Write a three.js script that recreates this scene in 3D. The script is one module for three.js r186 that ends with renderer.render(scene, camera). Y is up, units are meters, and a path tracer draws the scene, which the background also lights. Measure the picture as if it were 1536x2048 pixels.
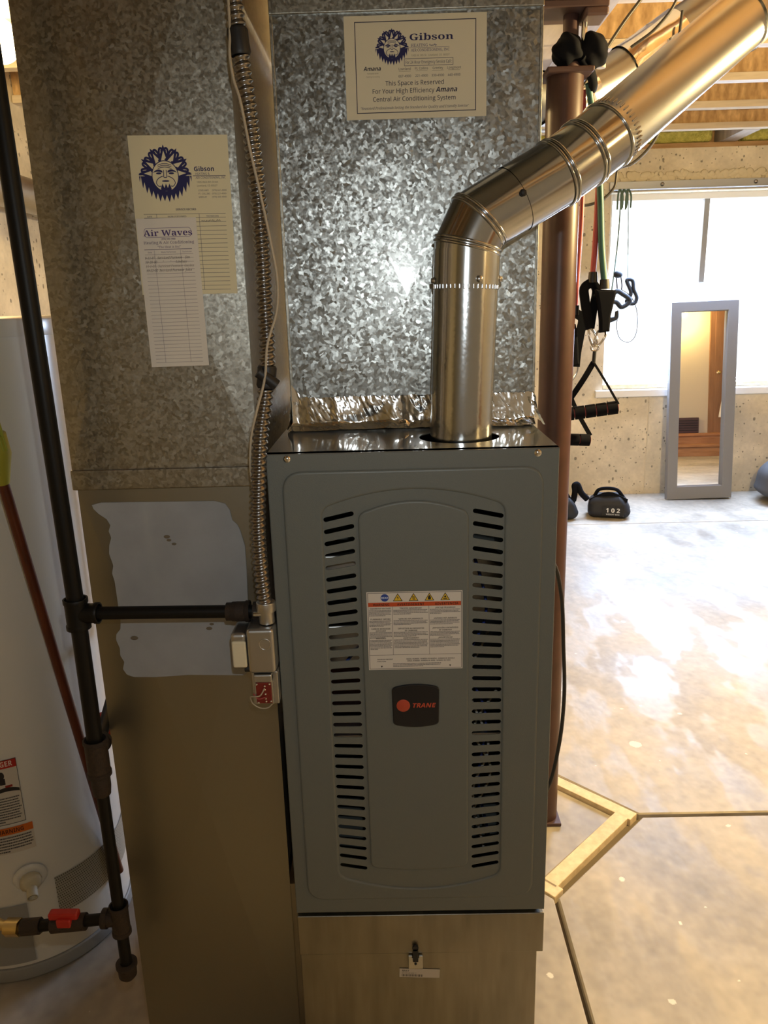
import * as THREE from 'three';
import { RoundedBoxGeometry } from 'three/addons/geometries/RoundedBoxGeometry.js';
import { TextGeometry } from 'three/addons/geometries/TextGeometry.js';
import { FontLoader } from 'three/addons/loaders/FontLoader.js';
import { mergeGeometries, mergeVertices, toCreasedNormals } from 'three/addons/utils/BufferGeometryUtils.js';
import { RectAreaLightUniformsLib } from 'three/addons/lights/RectAreaLightUniformsLib.js';

// ------------------------------------------------------------------ camera, sky, lights, exposure
const scene = new THREE.Scene();
const camera = new THREE.PerspectiveCamera(67.3113, 1536 / 2048, 0.02, 60);
camera.rotation.set(-0.264842, 0.015220, -0.027694, 'YXZ');
camera.position.set(-0.02762, 1.54919, 1.14459);
scene.add(camera);

scene.background = new THREE.Color().setRGB(0.88, 0.95, 1.05);   // bright overcast sky
scene.backgroundIntensity = 18;

const renderer = new THREE.WebGLRenderer();
renderer.toneMapping = THREE.LinearToneMapping;
renderer.toneMappingExposure = 1.0;
renderer.shadowMap.enabled = true;
RectAreaLightUniformsLib.init();

// daylight coming in through the glazing of the basement window
const daylight = new THREE.RectAreaLight(new THREE.Color().setRGB(0.66, 0.87, 1.25), 33, 1.60, 1.34);
daylight.name = 'window_daylight';
daylight.position.set(2.46, 1.575, -5.16);
daylight.lookAt(2.46, 1.10, -4.76);
scene.add(daylight);

// the phone's flash beside its lens
const flash = new THREE.SpotLight(new THREE.Color().setRGB(0.94, 1.0, 1.0), 1.05, 0, 0.95, 0.9, 2);
flash.name = 'camera_flash';
flash.position.set(0.0, 1.65, 1.13);
flash.target.position.set(0.03, 1.35, 0);
flash.shadow.radius = 0.35;
flash.castShadow = true;
scene.add(flash, flash.target);

const WARM = new THREE.Color().setRGB(1.0, 0.72, 0.32);

// ------------------------------------------------------------------ helpers
let rs = 12345;
const rnd = () => { rs = (rs + 0x6d2b79f5) | 0; let t = Math.imul(rs ^ (rs >>> 15), 1 | rs); t = (t + Math.imul(t ^ (t >>> 7), 61 | t)) ^ t; return ((t ^ (t >>> 14)) >>> 0) / 4294967296; };
const rr = (a, b) => a + (b - a) * rnd();
const V = (x, y, z) => new THREE.Vector3(x, y, z);
const names = new Map();
function numbered(n) { const k = names.get(n) || 0; names.set(n, k + 1); return k ? `${n}_${String(k).padStart(3, '0')}` : n; }
function tag(o, label, category, group, kind) {
  if (label) o.userData.label = label;
  if (category) o.userData.category = category;
  if (group) o.userData.group = group;
  if (kind) o.userData.kind = kind;
  return o;
}
function thing(name, label, category, group) { const g = new THREE.Group(); g.name = numbered(name); scene.add(g); return tag(g, label, category, group); }
function structure(name, label) { const g = new THREE.Group(); g.name = name; scene.add(g); return tag(g, label, null, null, 'structure'); }
function put(name, geo, mat, parent) {
  const m = new THREE.Mesh(geo, mat); m.name = parent === scene ? numbered(name) : name; m.castShadow = m.receiveShadow = true; parent.add(m); return m;
}
function single(name, geo, mat, label, category, group) { return tag(put(name, geo, mat, scene), label, category, group); }
const at = (g, x, y, z) => g.translate(x, y, z);
function merge(list) {
  return mergeGeometries(list.map((g) => { const n = g.index ? g.toNonIndexed() : g; for (const k of Object.keys(n.attributes)) if (!['position', 'normal', 'uv'].includes(k)) n.deleteAttribute(k); return n; }));
}
// texture coordinates in metres, by the way each triangle points
function metric(geo, ox = 0, oy = 0) {
  const g = geo.index ? geo.toNonIndexed() : geo, p = g.attributes.position, uv = new Float32Array(p.count * 2), a = V(), b = V(), c = V();
  for (let i = 0; i < p.count; i += 3) {
    a.fromBufferAttribute(p, i); b.fromBufferAttribute(p, i + 1); c.fromBufferAttribute(p, i + 2);
    const n = b.clone().sub(a).cross(c.clone().sub(a)), x = Math.abs(n.x), y = Math.abs(n.y), z = Math.abs(n.z);
    for (let k = 0; k < 3; k++) {
      const q = [a, b, c][k];
      const [u, v] = z >= x && z >= y ? [q.x, q.y] : x >= y ? [q.z, q.y] : [q.x, q.z];
      uv[(i + k) * 2] = u + ox; uv[(i + k) * 2 + 1] = v + oy;
    }
  }
  g.setAttribute('uv', new THREE.BufferAttribute(uv, 2));
  return g;
}
const box = (w, h, d, x = 0, y = 0, z = 0, r = 0.002) => at(r > 0 ? new RoundedBoxGeometry(w, h, d, 2, Math.min(r, w / 2.01, h / 2.01, d / 2.01)) : new THREE.BoxGeometry(w, h, d), x, y, z);
const span = (x0, x1, y0, y1, z0, z1, r = 0.002) => box(x1 - x0, y1 - y0, z1 - z0, (x0 + x1) / 2, (y0 + y1) / 2, (z0 + z1) / 2, r);
function rod(a, b, r, r2 = r, seg = 20, open = false) {
  const A = V(...a), B = V(...b), d = B.clone().sub(A), g = new THREE.CylinderGeometry(r2, r, d.length(), seg, 1, open);
  g.translate(0, d.length() / 2, 0);
  g.applyQuaternion(new THREE.Quaternion().setFromUnitVectors(V(0, 1, 0), d.normalize()));
  return g.translate(A.x, A.y, A.z);
}
function wire(pts, r, n = 60, seg = 8, closed = false) { return new THREE.TubeGeometry(new THREE.CatmullRomCurve3(pts.map((p) => V(...p)), closed), n, r, seg, closed); }
function lathe(profile, seg = 40) { return new THREE.LatheGeometry(profile.map(([r, y]) => new THREE.Vector2(r, y)), seg); }
// round geometry turned from +y to a direction
function aim(g, dir, pos) { g.applyQuaternion(new THREE.Quaternion().setFromUnitVectors(V(0, 1, 0), V(...dir).normalize())); return g.translate(...pos); }
function extrude(shape, depth, bevel = 0, seg = 1, curve = 12) {
  return new THREE.ExtrudeGeometry(shape, { depth, bevelEnabled: bevel > 0, bevelThickness: bevel, bevelSize: bevel, bevelOffset: -bevel, bevelSegments: seg, curveSegments: curve });
}
function poly(pts) { const s = new THREE.Shape(); pts.forEach(([x, y], i) => (i ? s.lineTo(x, y) : s.moveTo(x, y))); s.closePath(); return s; }
function rrect(x0, x1, y0, y1, r, C = THREE.Shape) {
  const s = new C(); s.moveTo(x0 + r, y0); s.lineTo(x1 - r, y0); s.quadraticCurveTo(x1, y0, x1, y0 + r); s.lineTo(x1, y1 - r); s.quadraticCurveTo(x1, y1, x1 - r, y1);
  s.lineTo(x0 + r, y1); s.quadraticCurveTo(x0, y1, x0, y1 - r); s.lineTo(x0, y0 + r); s.quadraticCurveTo(x0, y0, x0 + r, y0); return s;
}
const col = (r, g, b) => new THREE.Color().setRGB(r, g, b);
const std = (o) => new THREE.MeshStandardMaterial(o);
const phy = (o) => new THREE.MeshPhysicalMaterial(o);

// ------------------------------------------------------------------ computed textures
function lattice(n, seed) { const a = new Float32Array(n * n); let s = seed * 7919 + 17; for (let i = 0; i < a.length; i++) { s = (Math.imul(s, 1664525) + 1013904223) | 0; a[i] = (s >>> 8) / 16777216; } return a; }
function noiseField(size, base, octaves, seed, gain = 0.5, ax = 1, ay = 1) {
  const out = new Float32Array(size * size); let amp = 1, sum = 0;
  for (let o = 0; o < octaves; o++) {
    const nx = Math.max(1, Math.round(base * ax)) << o, ny = Math.max(1, Math.round(base * ay)) << o, n = Math.max(nx, ny), L = lattice(n, seed + o * 31);
    for (let y = 0; y < size; y++) {
      const fy = (y / size) * ny, y0 = Math.floor(fy), ty = fy - y0, sy = ty * ty * (3 - 2 * ty), ya = (y0 % ny) * n, yb = ((y0 + 1) % ny) * n;
      for (let x = 0; x < size; x++) {
        const fx = (x / size) * nx, x0 = Math.floor(fx), tx = fx - x0, sx = tx * tx * (3 - 2 * tx), xa = x0 % nx, xb = (x0 + 1) % nx;
        const p = L[ya + xa] + (L[ya + xb] - L[ya + xa]) * sx, q = L[yb + xa] + (L[yb + xb] - L[yb + xa]) * sx;
        out[y * size + x] += amp * (p + (q - p) * sy);
      }
    }
    sum += amp; amp *= gain;
  }
  for (let i = 0; i < out.length; i++) out[i] /= sum;
  return out;
}
function dataTex(size, fn, srgb, tile) {
  const d = new Uint8Array(size * size * 4);
  for (let i = 0; i < size * size; i++) { const c = fn(i, i % size, (i / size) | 0); for (let k = 0; k < 3; k++) d[i * 4 + k] = Math.max(0, Math.min(255, c[k] * 255)); d[i * 4 + 3] = 255; }
  const t = new THREE.DataTexture(d, size, size); t.wrapS = t.wrapT = THREE.RepeatWrapping; t.magFilter = THREE.LinearFilter; t.minFilter = THREE.LinearMipmapLinearFilter;
  if (srgb) t.colorSpace = THREE.SRGBColorSpace;
  if (tile) t.repeat.set(1 / tile, 1 / tile);
  t.needsUpdate = true; return t;
}
function canvasTex(w, h, draw) {
  const c = document.createElement('canvas'); c.width = w; c.height = h; const x = c.getContext('2d'); draw(x, w, h);
  const t = new THREE.CanvasTexture(c); t.colorSpace = THREE.SRGBColorSpace; t.magFilter = THREE.LinearFilter; return t;
}

// zinc crystals of galvanised sheet: every crystal leans its own way
function spangle(cells, seed, lean, tile, size = 1024) {
  let s = seed; const R = () => { s = (Math.imul(s, 1664525) + 1013904223) | 0; return (s >>> 8) / 16777216; };
  const pts = []; for (let j = 0; j < cells; j++) for (let i = 0; i < cells; i++) { const a = R() * 6.283, l = lean * Math.sqrt(R()); pts.push([(i + R()) / cells, (j + R()) / cells, Math.cos(a) * l, Math.sin(a) * l, R(), R() * Math.PI, 0.6 + R() * 0.8]); }
  const warp = noiseField(size, cells * 0.9, 2, seed + 3), warp2 = noiseField(size, cells * 0.9, 2, seed + 8), grit = noiseField(size, 128, 2, seed + 5);
  const id = new Int32Array(size * size);
  for (let y = 0; y < size; y++) for (let x = 0; x < size; x++) {
    const k = y * size + x, u = x / size + (warp[k] - 0.5) * 0.08 / cells, v = y / size + (warp2[k] - 0.5) * 0.08 / cells, ci = Math.floor(u * cells), cj = Math.floor(v * cells);
    let best = 9, bi = 0;
    for (let dj = -2; dj <= 2; dj++) for (let di = -2; di <= 2; di++) {
      const ii = ((ci + di) % cells + cells) % cells, jj = ((cj + dj) % cells + cells) % cells, p = pts[jj * cells + ii];
      let dx = u - p[0], dy = v - p[1]; dx -= Math.round(dx); dy -= Math.round(dy);
      const c = Math.cos(p[5]), n = Math.sin(p[5]), ex = (dx * c + dy * n) * 0.62, ey = (-dx * n + dy * c) * 1.5, d = (ex * ex + ey * ey) * p[6];
      if (d < best) { best = d; bi = jj * cells + ii; }
    }
    id[k] = bi;
  }
  const normal = dataTex(size, (i, x, y) => {
    const p = pts[id[i]], c = Math.cos(p[5]), n = Math.sin(p[5]), rip = Math.sin((x * c + y * n) * 0.9 + p[4] * 9) * 0.05 * lean / 0.2, g = (grit[i] - 0.5) * 0.12;
    const nx = p[2] * (p[4] > 0.88 ? 2.6 : 1) + rip * c + g, ny = p[3] + rip * n - g, l = Math.hypot(nx, ny, 1);
    return [nx / l * 0.5 + 0.5, ny / l * 0.5 + 0.5, 1 / l * 0.5 + 0.5];
  }, false, tile);
  const tone = dataTex(size, (i) => { const p = pts[id[i]], t = 0.86 + p[4] * 0.14 + (grit[i] - 0.5) * 0.08; return [t, t, t * 0.99]; }, true, tile);
  const rough = dataTex(size, (i) => { const p = pts[id[i]], t = 0.75 + p[4] * 0.25; return [t, t, t]; }, false, tile);
  return { normal, tone, rough };
}
const SP = spangle(84, 91, 0.085, 0.46, 2048);
const SPF = spangle(80, 23, 0.035, 0.40);

const MAT = {};
MAT.galv = phy({ color: col(0.42, 0.435, 0.435), metalness: 1, roughness: 0.41, clearcoat: 0.5, clearcoatRoughness: 0.17, map: SP.tone, roughnessMap: SP.rough, normalMap: SP.normal, normalScale: new THREE.Vector2(1, 1) });
MAT.galvOld = std({ color: col(0.46, 0.45, 0.41), metalness: 1, roughness: 0.44, map: SPF.tone, roughnessMap: SPF.rough, normalMap: SPF.normal, normalScale: new THREE.Vector2(0.7, 0.7) });
const streak = noiseField(512, 10, 3, 733, 0.55, 3, 0.35), streak2 = noiseField(512, 4, 4, 739, 0.5);
MAT.galvPlain = std({ color: col(0.42, 0.395, 0.33), metalness: 1, roughness: 0.42, map: dataTex(512, (i) => { const t = 0.86 + (streak[i] - 0.5) * 0.16 + (streak2[i] - 0.5) * 0.14; return [t, t, t]; }, true, 0.5), normalMap: SPF.normal, normalScale: new THREE.Vector2(0.25, 0.25) });
MAT.galvSmooth = std({ color: col(0.32, 0.31, 0.265), metalness: 1, roughness: 0.42, normalMap: SPF.normal, normalScale: new THREE.Vector2(0.25, 0.25) });
MAT.flue = std({ color: col(0.50, 0.52, 0.54), metalness: 1, roughness: 0.18, normalMap: SPF.normal, normalScale: new THREE.Vector2(0.3, 0.3) });
MAT.flueRun = std({ color: col(0.56, 0.575, 0.59), metalness: 1, roughness: 0.26 });
MAT.flueBright = std({ color: col(0.52, 0.54, 0.56), metalness: 1, roughness: 0.15 });
MAT.steel = std({ color: col(0.55, 0.55, 0.54), metalness: 1, roughness: 0.3 });
MAT.zinc = std({ color: col(0.50, 0.50, 0.49), metalness: 1, roughness: 0.38 });
MAT.dullZinc = std({ color: col(0.30, 0.31, 0.32), metalness: 1, roughness: 0.32 });
MAT.chrome = std({ color: col(0.75, 0.75, 0.74), metalness: 1, roughness: 0.15 });
MAT.foil = std({ color: col(0.82, 0.82, 0.81), metalness: 1, roughness: 0.14 });

const peel = noiseField(512, 128, 2, 77);
const peelTex = dataTex(512, (i) => [peel[i], peel[i], peel[i]], false, 0.12);
MAT.cabinet = phy({ color: col(0.125, 0.138, 0.130), roughness: 0.42, bumpMap: peelTex, bumpScale: 0.00012 });
MAT.cabinetTop = phy({ color: col(0.10, 0.105, 0.10), roughness: 0.3, clearcoat: 1, clearcoatRoughness: 0.06 });
MAT.dark = std({ color: col(0.012, 0.012, 0.013), roughness: 0.6 });
MAT.blackPlastic = std({ color: col(0.010, 0.011, 0.014), roughness: 0.45 });
MAT.tape = std({ color: col(0.009, 0.009, 0.010), roughness: 0.5 });
MAT.blackIron = phy({ color: col(0.006, 0.0055, 0.005), roughness: 0.45, specularIntensity: 0.45 });
const rustN = noiseField(512, 12, 4, 301);
MAT.castIron = std({ color: col(1, 1, 1), roughness: 0.6, map: dataTex(512, (i) => { const t = rustN[i]; return [0.11 + t * 0.14, 0.09 + t * 0.09, 0.075 + t * 0.06]; }, true, 0.15), bumpMap: dataTex(512, (i) => [rustN[i], rustN[i], rustN[i]], false, 0.08), bumpScale: 0.0006 });
MAT.column = std({ color: col(1, 1, 1), roughness: 0.38, map: dataTex(512, (i) => { const t = rustN[i]; return [0.22 + t * 0.08, 0.14 + t * 0.05, 0.125 + t * 0.04]; }, true, 0.6) });
MAT.primer = std({ color: col(0.075, 0.040, 0.040), roughness: 0.55 });
MAT.white = phy({ color: col(0.74, 0.74, 0.71), roughness: 0.35, clearcoat: 0.3, clearcoatRoughness: 0.2 });
MAT.whiteTrim = std({ color: col(0.78, 0.78, 0.77), roughness: 0.4 });
MAT.plasticBeige = std({ color: col(0.62, 0.58, 0.44), roughness: 0.45 });
MAT.redPaint = std({ color: col(0.42, 0.02, 0.015), roughness: 0.35 });
MAT.brass = std({ color: col(0.62, 0.48, 0.22), metalness: 1, roughness: 0.35 });
MAT.greyPanel = std({ color: col(0.30, 0.31, 0.31), roughness: 0.45 });
MAT.cream = std({ color: col(0.62, 0.57, 0.42), roughness: 0.5 });

// concrete floor: trowel sweeps, blotches, paint drips
const cf1 = noiseField(1024, 5, 6, 11, 0.55), cf2 = noiseField(1024, 9, 5, 29, 0.6, 2.2, 1), cf3 = noiseField(1024, 96, 2, 47), cf4 = noiseField(1024, 3, 4, 83, 0.5);
const spots = []; { let s = 5; const R = () => { s = (Math.imul(s, 1664525) + 1013904223) | 0; return (s >>> 8) / 16777216; }; for (let k = 0; k < 70; k++) spots.push([R() * 1024, R() * 1024, 1.5 + R() * R() * 8, 0.6 + R() * 0.8]); }
const spotMask = new Float32Array(1024 * 1024);
for (const [sx, sy, r, e] of spots) for (let y = -14; y <= 14; y++) for (let x = -14; x <= 14; x++) {
  const xx = ((Math.round(sx) + x) % 1024 + 1024) % 1024, yy = ((Math.round(sy) + y) % 1024 + 1024) % 1024, d = Math.hypot(x * e, y) + (cf3[yy * 1024 + xx] - 0.5) * 4;
  if (d < r) spotMask[yy * 1024 + xx] = 1;
}
const sm = (t, a, b) => { const k = Math.max(0, Math.min(1, (t - a) / (b - a))); return k * k * (3 - 2 * k); };
MAT.floor = std({
  color: col(1, 1, 1), metalness: 0, roughness: 1,
  map: dataTex(1024, (i) => {
    const a = cf1[i], b = cf2[i], stain = sm(cf4[i] * 0.6 + b * 0.4, 0.52, 0.60) * 0.10, w = spotMask[i];
    let t = 0.635 + (a - 0.5) * 0.26 + (b - 0.5) * 0.22 + (cf3[i] - 0.5) * 0.08 - stain * 0.6;
    const c = [t * 1.045, t * 1.0, t * 0.925];
    return w ? [0.86, 0.85, 0.81] : c;
  }, true, 2.4),
  roughnessMap: dataTex(1024, (i) => { const t = 0.44 + (cf1[i] - 0.4) * 0.35 + sm(cf2[i], 0.45, 0.6) * 0.14; return [t, t, t]; }, false, 2.4),
  bumpMap: dataTex(1024, (i) => { const t = cf2[i] * 0.7 + cf1[i] * 0.3; return [t, t, t]; }, false, 2.4), bumpScale: 0.004,
});
MAT.dirt = std({ color: col(0.16, 0.13, 0.09), roughness: 0.95 });
// poured wall: bug holes and form marks
const cw = noiseField(1024, 6, 6, 211, 0.55), pits = new Float32Array(1024 * 1024).fill(1);
{ let s = 99; const R = () => { s = (Math.imul(s, 1664525) + 1013904223) | 0; return (s >>> 8) / 16777216; };
  for (let k = 0; k < 900; k++) { const px = R() * 1024, py = R() * 1024, r = 0.8 + R() * R() * 5.5, e = 0.5 + R(); for (let y = -7; y <= 7; y++) for (let x = -7; x <= 7; x++) { const xx = ((Math.round(px) + x) % 1024 + 1024) % 1024, yy = ((Math.round(py) + y) % 1024 + 1024) % 1024; if (Math.hypot(x, y * e) < r * (0.7 + cf3[yy * 1024 + xx] * 0.6)) pits[yy * 1024 + xx] = 0; } } }
MAT.wall = std({
  color: col(1, 1, 1), roughness: 0.85,
  map: dataTex(1024, (i) => { const t = 0.79 + (cw[i] - 0.5) * 0.30 + (cf3[i] - 0.5) * 0.05, k = pits[i] ? 1 : 0.68; return [t * 1.04 * k, t * 0.99 * k, t * 0.89 * k]; }, true, 1.7),
  bumpMap: dataTex(1024, (i) => { const t = 0.5 * cw[i] + 0.5 * pits[i]; return [t, t, t]; }, false, 1.7), bumpScale: 0.004,
});
MAT.wallPaint = std({ color: col(0.62, 0.54, 0.38), roughness: 0.8 });
// woods
function wood(seed, c0, c1, tile, ax, ay) { const f = noiseField(512, 3, 6, seed, 0.6, ax, ay); return dataTex(512, (i) => { const t = f[i]; return c0.map((v, k) => v + (c1[k] - v) * t); }, true, tile); }
MAT.joistWood = std({ color: col(0.95, 0.95, 0.95), roughness: 0.7, map: wood(401, [0.62, 0.48, 0.34], [0.88, 0.74, 0.58], 0.8, 1, 10) });
MAT.flangeWood = std({ color: col(1, 1, 1), roughness: 0.7, map: wood(419, [0.72, 0.66, 0.58], [0.90, 0.85, 0.77], 0.8, 1, 10) });
MAT.beamWood = std({ color: col(1, 1, 1), roughness: 0.7, map: wood(433, [0.58, 0.54, 0.52], [0.80, 0.77, 0.74], 0.8, 8, 1) });
const osbN = noiseField(512, 14, 3, 457, 0.6, 1.6, 0.7);
MAT.osb = std({ color: col(1, 1, 1), roughness: 0.75, map: dataTex(512, (i) => { const t = Math.round(osbN[i] * 9) / 9 * 0.7 + osbN[i] * 0.3; return [0.60 + t * 0.30, 0.47 + t * 0.29, 0.31 + t * 0.26]; }, true, 0.55) });
MAT.boardWood = std({ color: col(1, 1, 1), roughness: 0.75, map: wood(471, [0.78, 0.70, 0.56], [0.95, 0.88, 0.75], 0.35, 6, 6) });
MAT.stepWood = std({ color: col(1, 1, 1), roughness: 0.6, map: wood(489, [0.55, 0.36, 0.20], [0.76, 0.55, 0.36], 0.8, 1, 8) });
MAT.doorWood = std({ color: col(1, 1, 1), roughness: 0.55, map: wood(493, [0.48, 0.34, 0.22], [0.62, 0.46, 0.32], 0.8, 8, 1) });
MAT.handleWood = std({ color: col(1, 1, 1), roughness: 0.45, map: wood(497, [0.26, 0.11, 0.05], [0.46, 0.21, 0.10], 0.2, 6, 1) });
const fluffN = noiseField(512, 16, 5, 511, 0.6);
MAT.batt = std({ color: col(1, 1, 1), roughness: 1, map: dataTex(512, (i) => { const t = fluffN[i]; return [0.62 + t * 0.3, 0.62 + t * 0.28, 0.30 + t * 0.25]; }, true, 0.4), bumpMap: dataTex(512, (i) => [fluffN[i], fluffN[i], fluffN[i]], false, 0.4), bumpScale: 0.02 });
MAT.sprayFoam = std({ color: col(0.66, 0.59, 0.44), roughness: 0.95 });
MAT.webbing = phy({ color: col(0.005, 0.006, 0.010), roughness: 0.85, specularIntensity: 0.25 });
MAT.foam = phy({ color: col(0.006, 0.007, 0.012), roughness: 0.9, specularIntensity: 0.25 });
MAT.redRubber = std({ color: col(0.38, 0.06, 0.06), roughness: 0.45 });
MAT.greenRubber = std({ color: col(0.03, 0.12, 0.11), roughness: 0.45 });
MAT.mirror = std({ color: col(0.93, 0.93, 0.92), metalness: 1, roughness: 0.01 });
MAT.mirrorFrame = std({ color: col(0.20, 0.205, 0.225), roughness: 0.5 });
MAT.glass = phy({ color: col(1, 1, 1), roughness: 0, transmission: 1, thickness: 0, ior: 1.5 });
MAT.copper = std({ color: col(0.55, 0.26, 0.15), metalness: 1, roughness: 0.35 });
MAT.cable = std({ color: col(0.016, 0.014, 0.013), roughness: 0.5 });
MAT.beigeWire = std({ color: col(0.40, 0.34, 0.25), roughness: 0.6 });
MAT.bulb = std({ color: col(1, 1, 1), roughness: 0.4, emissive: col(1.0, 0.78, 0.45), emissiveIntensity: 9 });

// ------------------------------------------------------------------ the setting
const floor = structure('floor', 'bare concrete basement floor with control joints');
{
  const slab = (pts, y = 0, depth = 0.06) => { const g = extrude(poly(pts.map(([x, z]) => [x, -z])), depth - 0.008, 0.004); g.rotateX(-Math.PI / 2); g.translate(0, y - depth + 0.004, 0); return metric(g); };
  const XL = -2, XR = 6.2, ZF = 2.4, ZB = -4.95;
  put('slab', slab([[0.384, ZF], [XR, ZF], [XR, -0.904], [0.712, -0.904], [0.384, -0.576]]), MAT.floor, floor);
  put('slab', slab([[0.706, -0.920], [XR, -0.920], [XR, -4.095], [0.368, -4.095], [0.368, -1.262]]), MAT.floor, floor);
  put('slab', slab([[0.372, ZF], [0.372, -0.576], [0.020, -0.904], [XL, -0.904], [XL, ZF]]), MAT.floor, floor);
  put('slab', slab([[0.010, -0.920], [0.352, -1.262], [0.352, -4.095], [XL, -4.095], [XL, -0.920]]), MAT.floor, floor);
  put('slab', slab([[XL, -4.101], [XR, -4.101], [XR, ZB], [XL, ZB]]), MAT.floor, floor);
  put('slab', slab([[0.36, -0.66], [0.628, -0.926], [0.36, -1.194], [0.092, -0.926]], -0.012), MAT.floor, floor);
  put('joint_bed', metric(span(XL - 0.2, XR + 0.2, -0.16, -0.0225, ZB - 0.3, ZF + 0.2, 0)), MAT.dirt, floor);
  // form boards of the diamond round the column
  const board = (a, b, w, flip) => {
    const A = V(a[0], 0, a[1]), B = V(b[0], 0, b[1]), d = B.clone().sub(A), L = d.length(), g = box(L, 0.05, w, L / 2, -0.024, flip * w / 2, 0.002);
    metric(g); g.rotateY(-Math.atan2(d.z, d.x)); return g.translate(A.x, 0, A.z);
  };
  put('form_board', board([0.354, -1.262], [0.700, -0.920], 0.042, 1), MAT.boardWood, floor);
  put('form_board', board([0.668, -0.900], [0.385, -0.612], 0.044, 1), MAT.boardWood, floor);
  put('form_board', board([0.375, -0.578], [0.05, -0.905], 0.042, 1), MAT.boardWood, floor);
  put('form_board', board([0.03, -0.935], [0.345, -1.25], 0.042, 1), MAT.boardWood, floor);
}
const wallBack = structure('wall_back', 'poured concrete basement wall with small pits');
{
  const s = poly([[-2.2, -0.05], [6.4, -0.05], [6.4, 2.58], [-2.2, 2.58]]);
  const h = new THREE.Path(); h.moveTo(1.62, 0.85); h.lineTo(3.30, 0.85); h.lineTo(3.30, 2.29); h.lineTo(1.62, 2.29); h.closePath(); s.holes.push(h);
  put('wall_face', metric(extrude(s, 0.22).translate(0, 0, -5.17)), MAT.wall, wallBack);
  put('sill_plate', metric(span(-2.2, 6.4, 2.58, 2.62, -5.13, -4.99, 0.002)), MAT.joistWood, wallBack);
  put('rim_board', metric(span(-2.2, 6.4, 2.62, 2.93, -5.15, -5.11, 0)), MAT.osb, wallBack);
  for (const x of [1.99, 3.15]) put('form_seam', span(x, x + 0.009, 0.03, 0.80, -4.9505, -4.946, 0.002), MAT.wall, wallBack);
  put('form_seam', span(1.16, 1.169, 0.03, 2.5, -4.9505, -4.946, 0.002), MAT.wall, wallBack);
}
const wallLeft = structure('wall_left', 'concrete side wall behind the water heater');
put('wall_face', metric(span(-2.2, -2, -0.05, 2.95, -5.0, 2.6, 0)), MAT.wall, wallLeft);
const wallRight = structure('wall_right', 'painted side wall');
put('wall_face', metric(span(6.2, 6.4, -0.05, 2.95, -5.0, 2.6, 0)), MAT.wallPaint, wallRight);
const wallFront = structure('wall_front', 'beige painted wall facing the window');
put('wall_face', metric(span(3.6, 6.4, -0.05, 2.95, 2.4, 2.6, 0)), MAT.wallPaint, wallFront);
put('panelling', metric(span(-2.2, 3.6, -0.05, 2.95, 2.4, 2.6, 0)), std({ color: col(0.23, 0.205, 0.155), roughness: 0.7 }), wallFront);
const ceiling = structure('ceiling', 'open joist ceiling under a strand board subfloor');
{
  put('subfloor', metric(span(-2.2, 6.4, 2.93, 2.96, -5.17, 2.6, 0)), MAT.osb, ceiling);
  const web = metric(span(-1.995, 6.195, 2.655, 2.90, -0.006, 0.006, 0)), fl = metric(span(-1.995, 6.195, -0.019, 0.019, -0.031, 0.031, 0.002));
  for (let z = -4.55; z < 2.3; z += 0.6) {
    const j = new THREE.Group(); j.name = 'joist'; j.position.set(0, 0, z); ceiling.add(j);
    put('web', web, MAT.osb, j);
    put('flange', fl, MAT.flangeWood, j).position.y = 2.640;
    put('flange', fl, MAT.joistWood, j).position.y = 2.911;
  }
}
// window in the back wall
const win = structure('window_1', 'wide basement window with a white frame');
{
  const z0 = -5.15, z1 = -5.07;
  put('frame', merge([span(1.62, 1.665, 0.85, 2.29, z0, z1), span(3.255, 3.30, 0.85, 2.29, z0, z1), span(1.665, 3.255, 0.85, 0.90, z0, z1), span(1.665, 3.255, 2.245, 2.29, z0, z1)]), MAT.whiteTrim, win);
  put('meeting_rail', span(2.36, 2.40, 0.90, 2.245, z0 + 0.01, z1 - 0.01), MAT.greyPanel, win);
  put('pane', span(1.665, 2.36, 0.90, 2.245, -5.112, -5.108, 0), MAT.glass, win);
  put('pane', span(2.40, 3.255, 0.90, 2.245, -5.112, -5.108, 0), MAT.glass, win);
  put('sill_board', metric(span(1.625, 3.295, 0.852, 0.885, -5.06, -4.955, 0.003)), MAT.boardWood, win);
  put('sill_ledge', metric(span(1.56, 3.36, 0.79, 0.845, -4.949, -4.915, 0.006)), MAT.whiteTrim, win);
}
const rail = thing('steel_rail', 'grey steel rail bolted across the wall above the window', 'rail');
put('bar', merge([span(1.60, 3.34, 2.30, 2.36, -4.948, -4.925), span(1.60, 3.34, 2.30, 2.308, -4.948, -4.88)]), std({ color: col(0.42, 0.45, 0.52), roughness: 0.45, metalness: 0.6 }), rail);
for (const x of [1.98, 2.66, 3.1]) put('bolt', aim(lathe([[0, 0.014], [0.010, 0.012], [0.013, 0.004], [0.016, 0], [0, 0]], 12), [0, 0, 1], [x, 2.335, -4.925]), MAT.chrome, rail);
{
  // spray foam squeezed out over the rail
  const parts = [];
  for (let x = 1.60; x < 2.75; x += 0.011) { const g = new THREE.SphereGeometry(rr(0.010, 0.024), 8, 6); g.scale(rr(0.8, 2.2), rr(0.6, 1.6), 0.35); g.rotateZ(rr(-0.8, 0.8)); parts.push(at(g, x + rr(-0.01, 0.01), 2.388 + rr(-0.022, 0.022), -4.946)); }
  tag(single('spray_foam', merge(parts), MAT.sprayFoam, 'lumpy tan bead of spray foam along the wall above the steel rail', 'foam'), null, null, null, 'stuff');
}
const well = thing('window_well', 'corrugated galvanised window well outside the basement window', 'window well');
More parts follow.
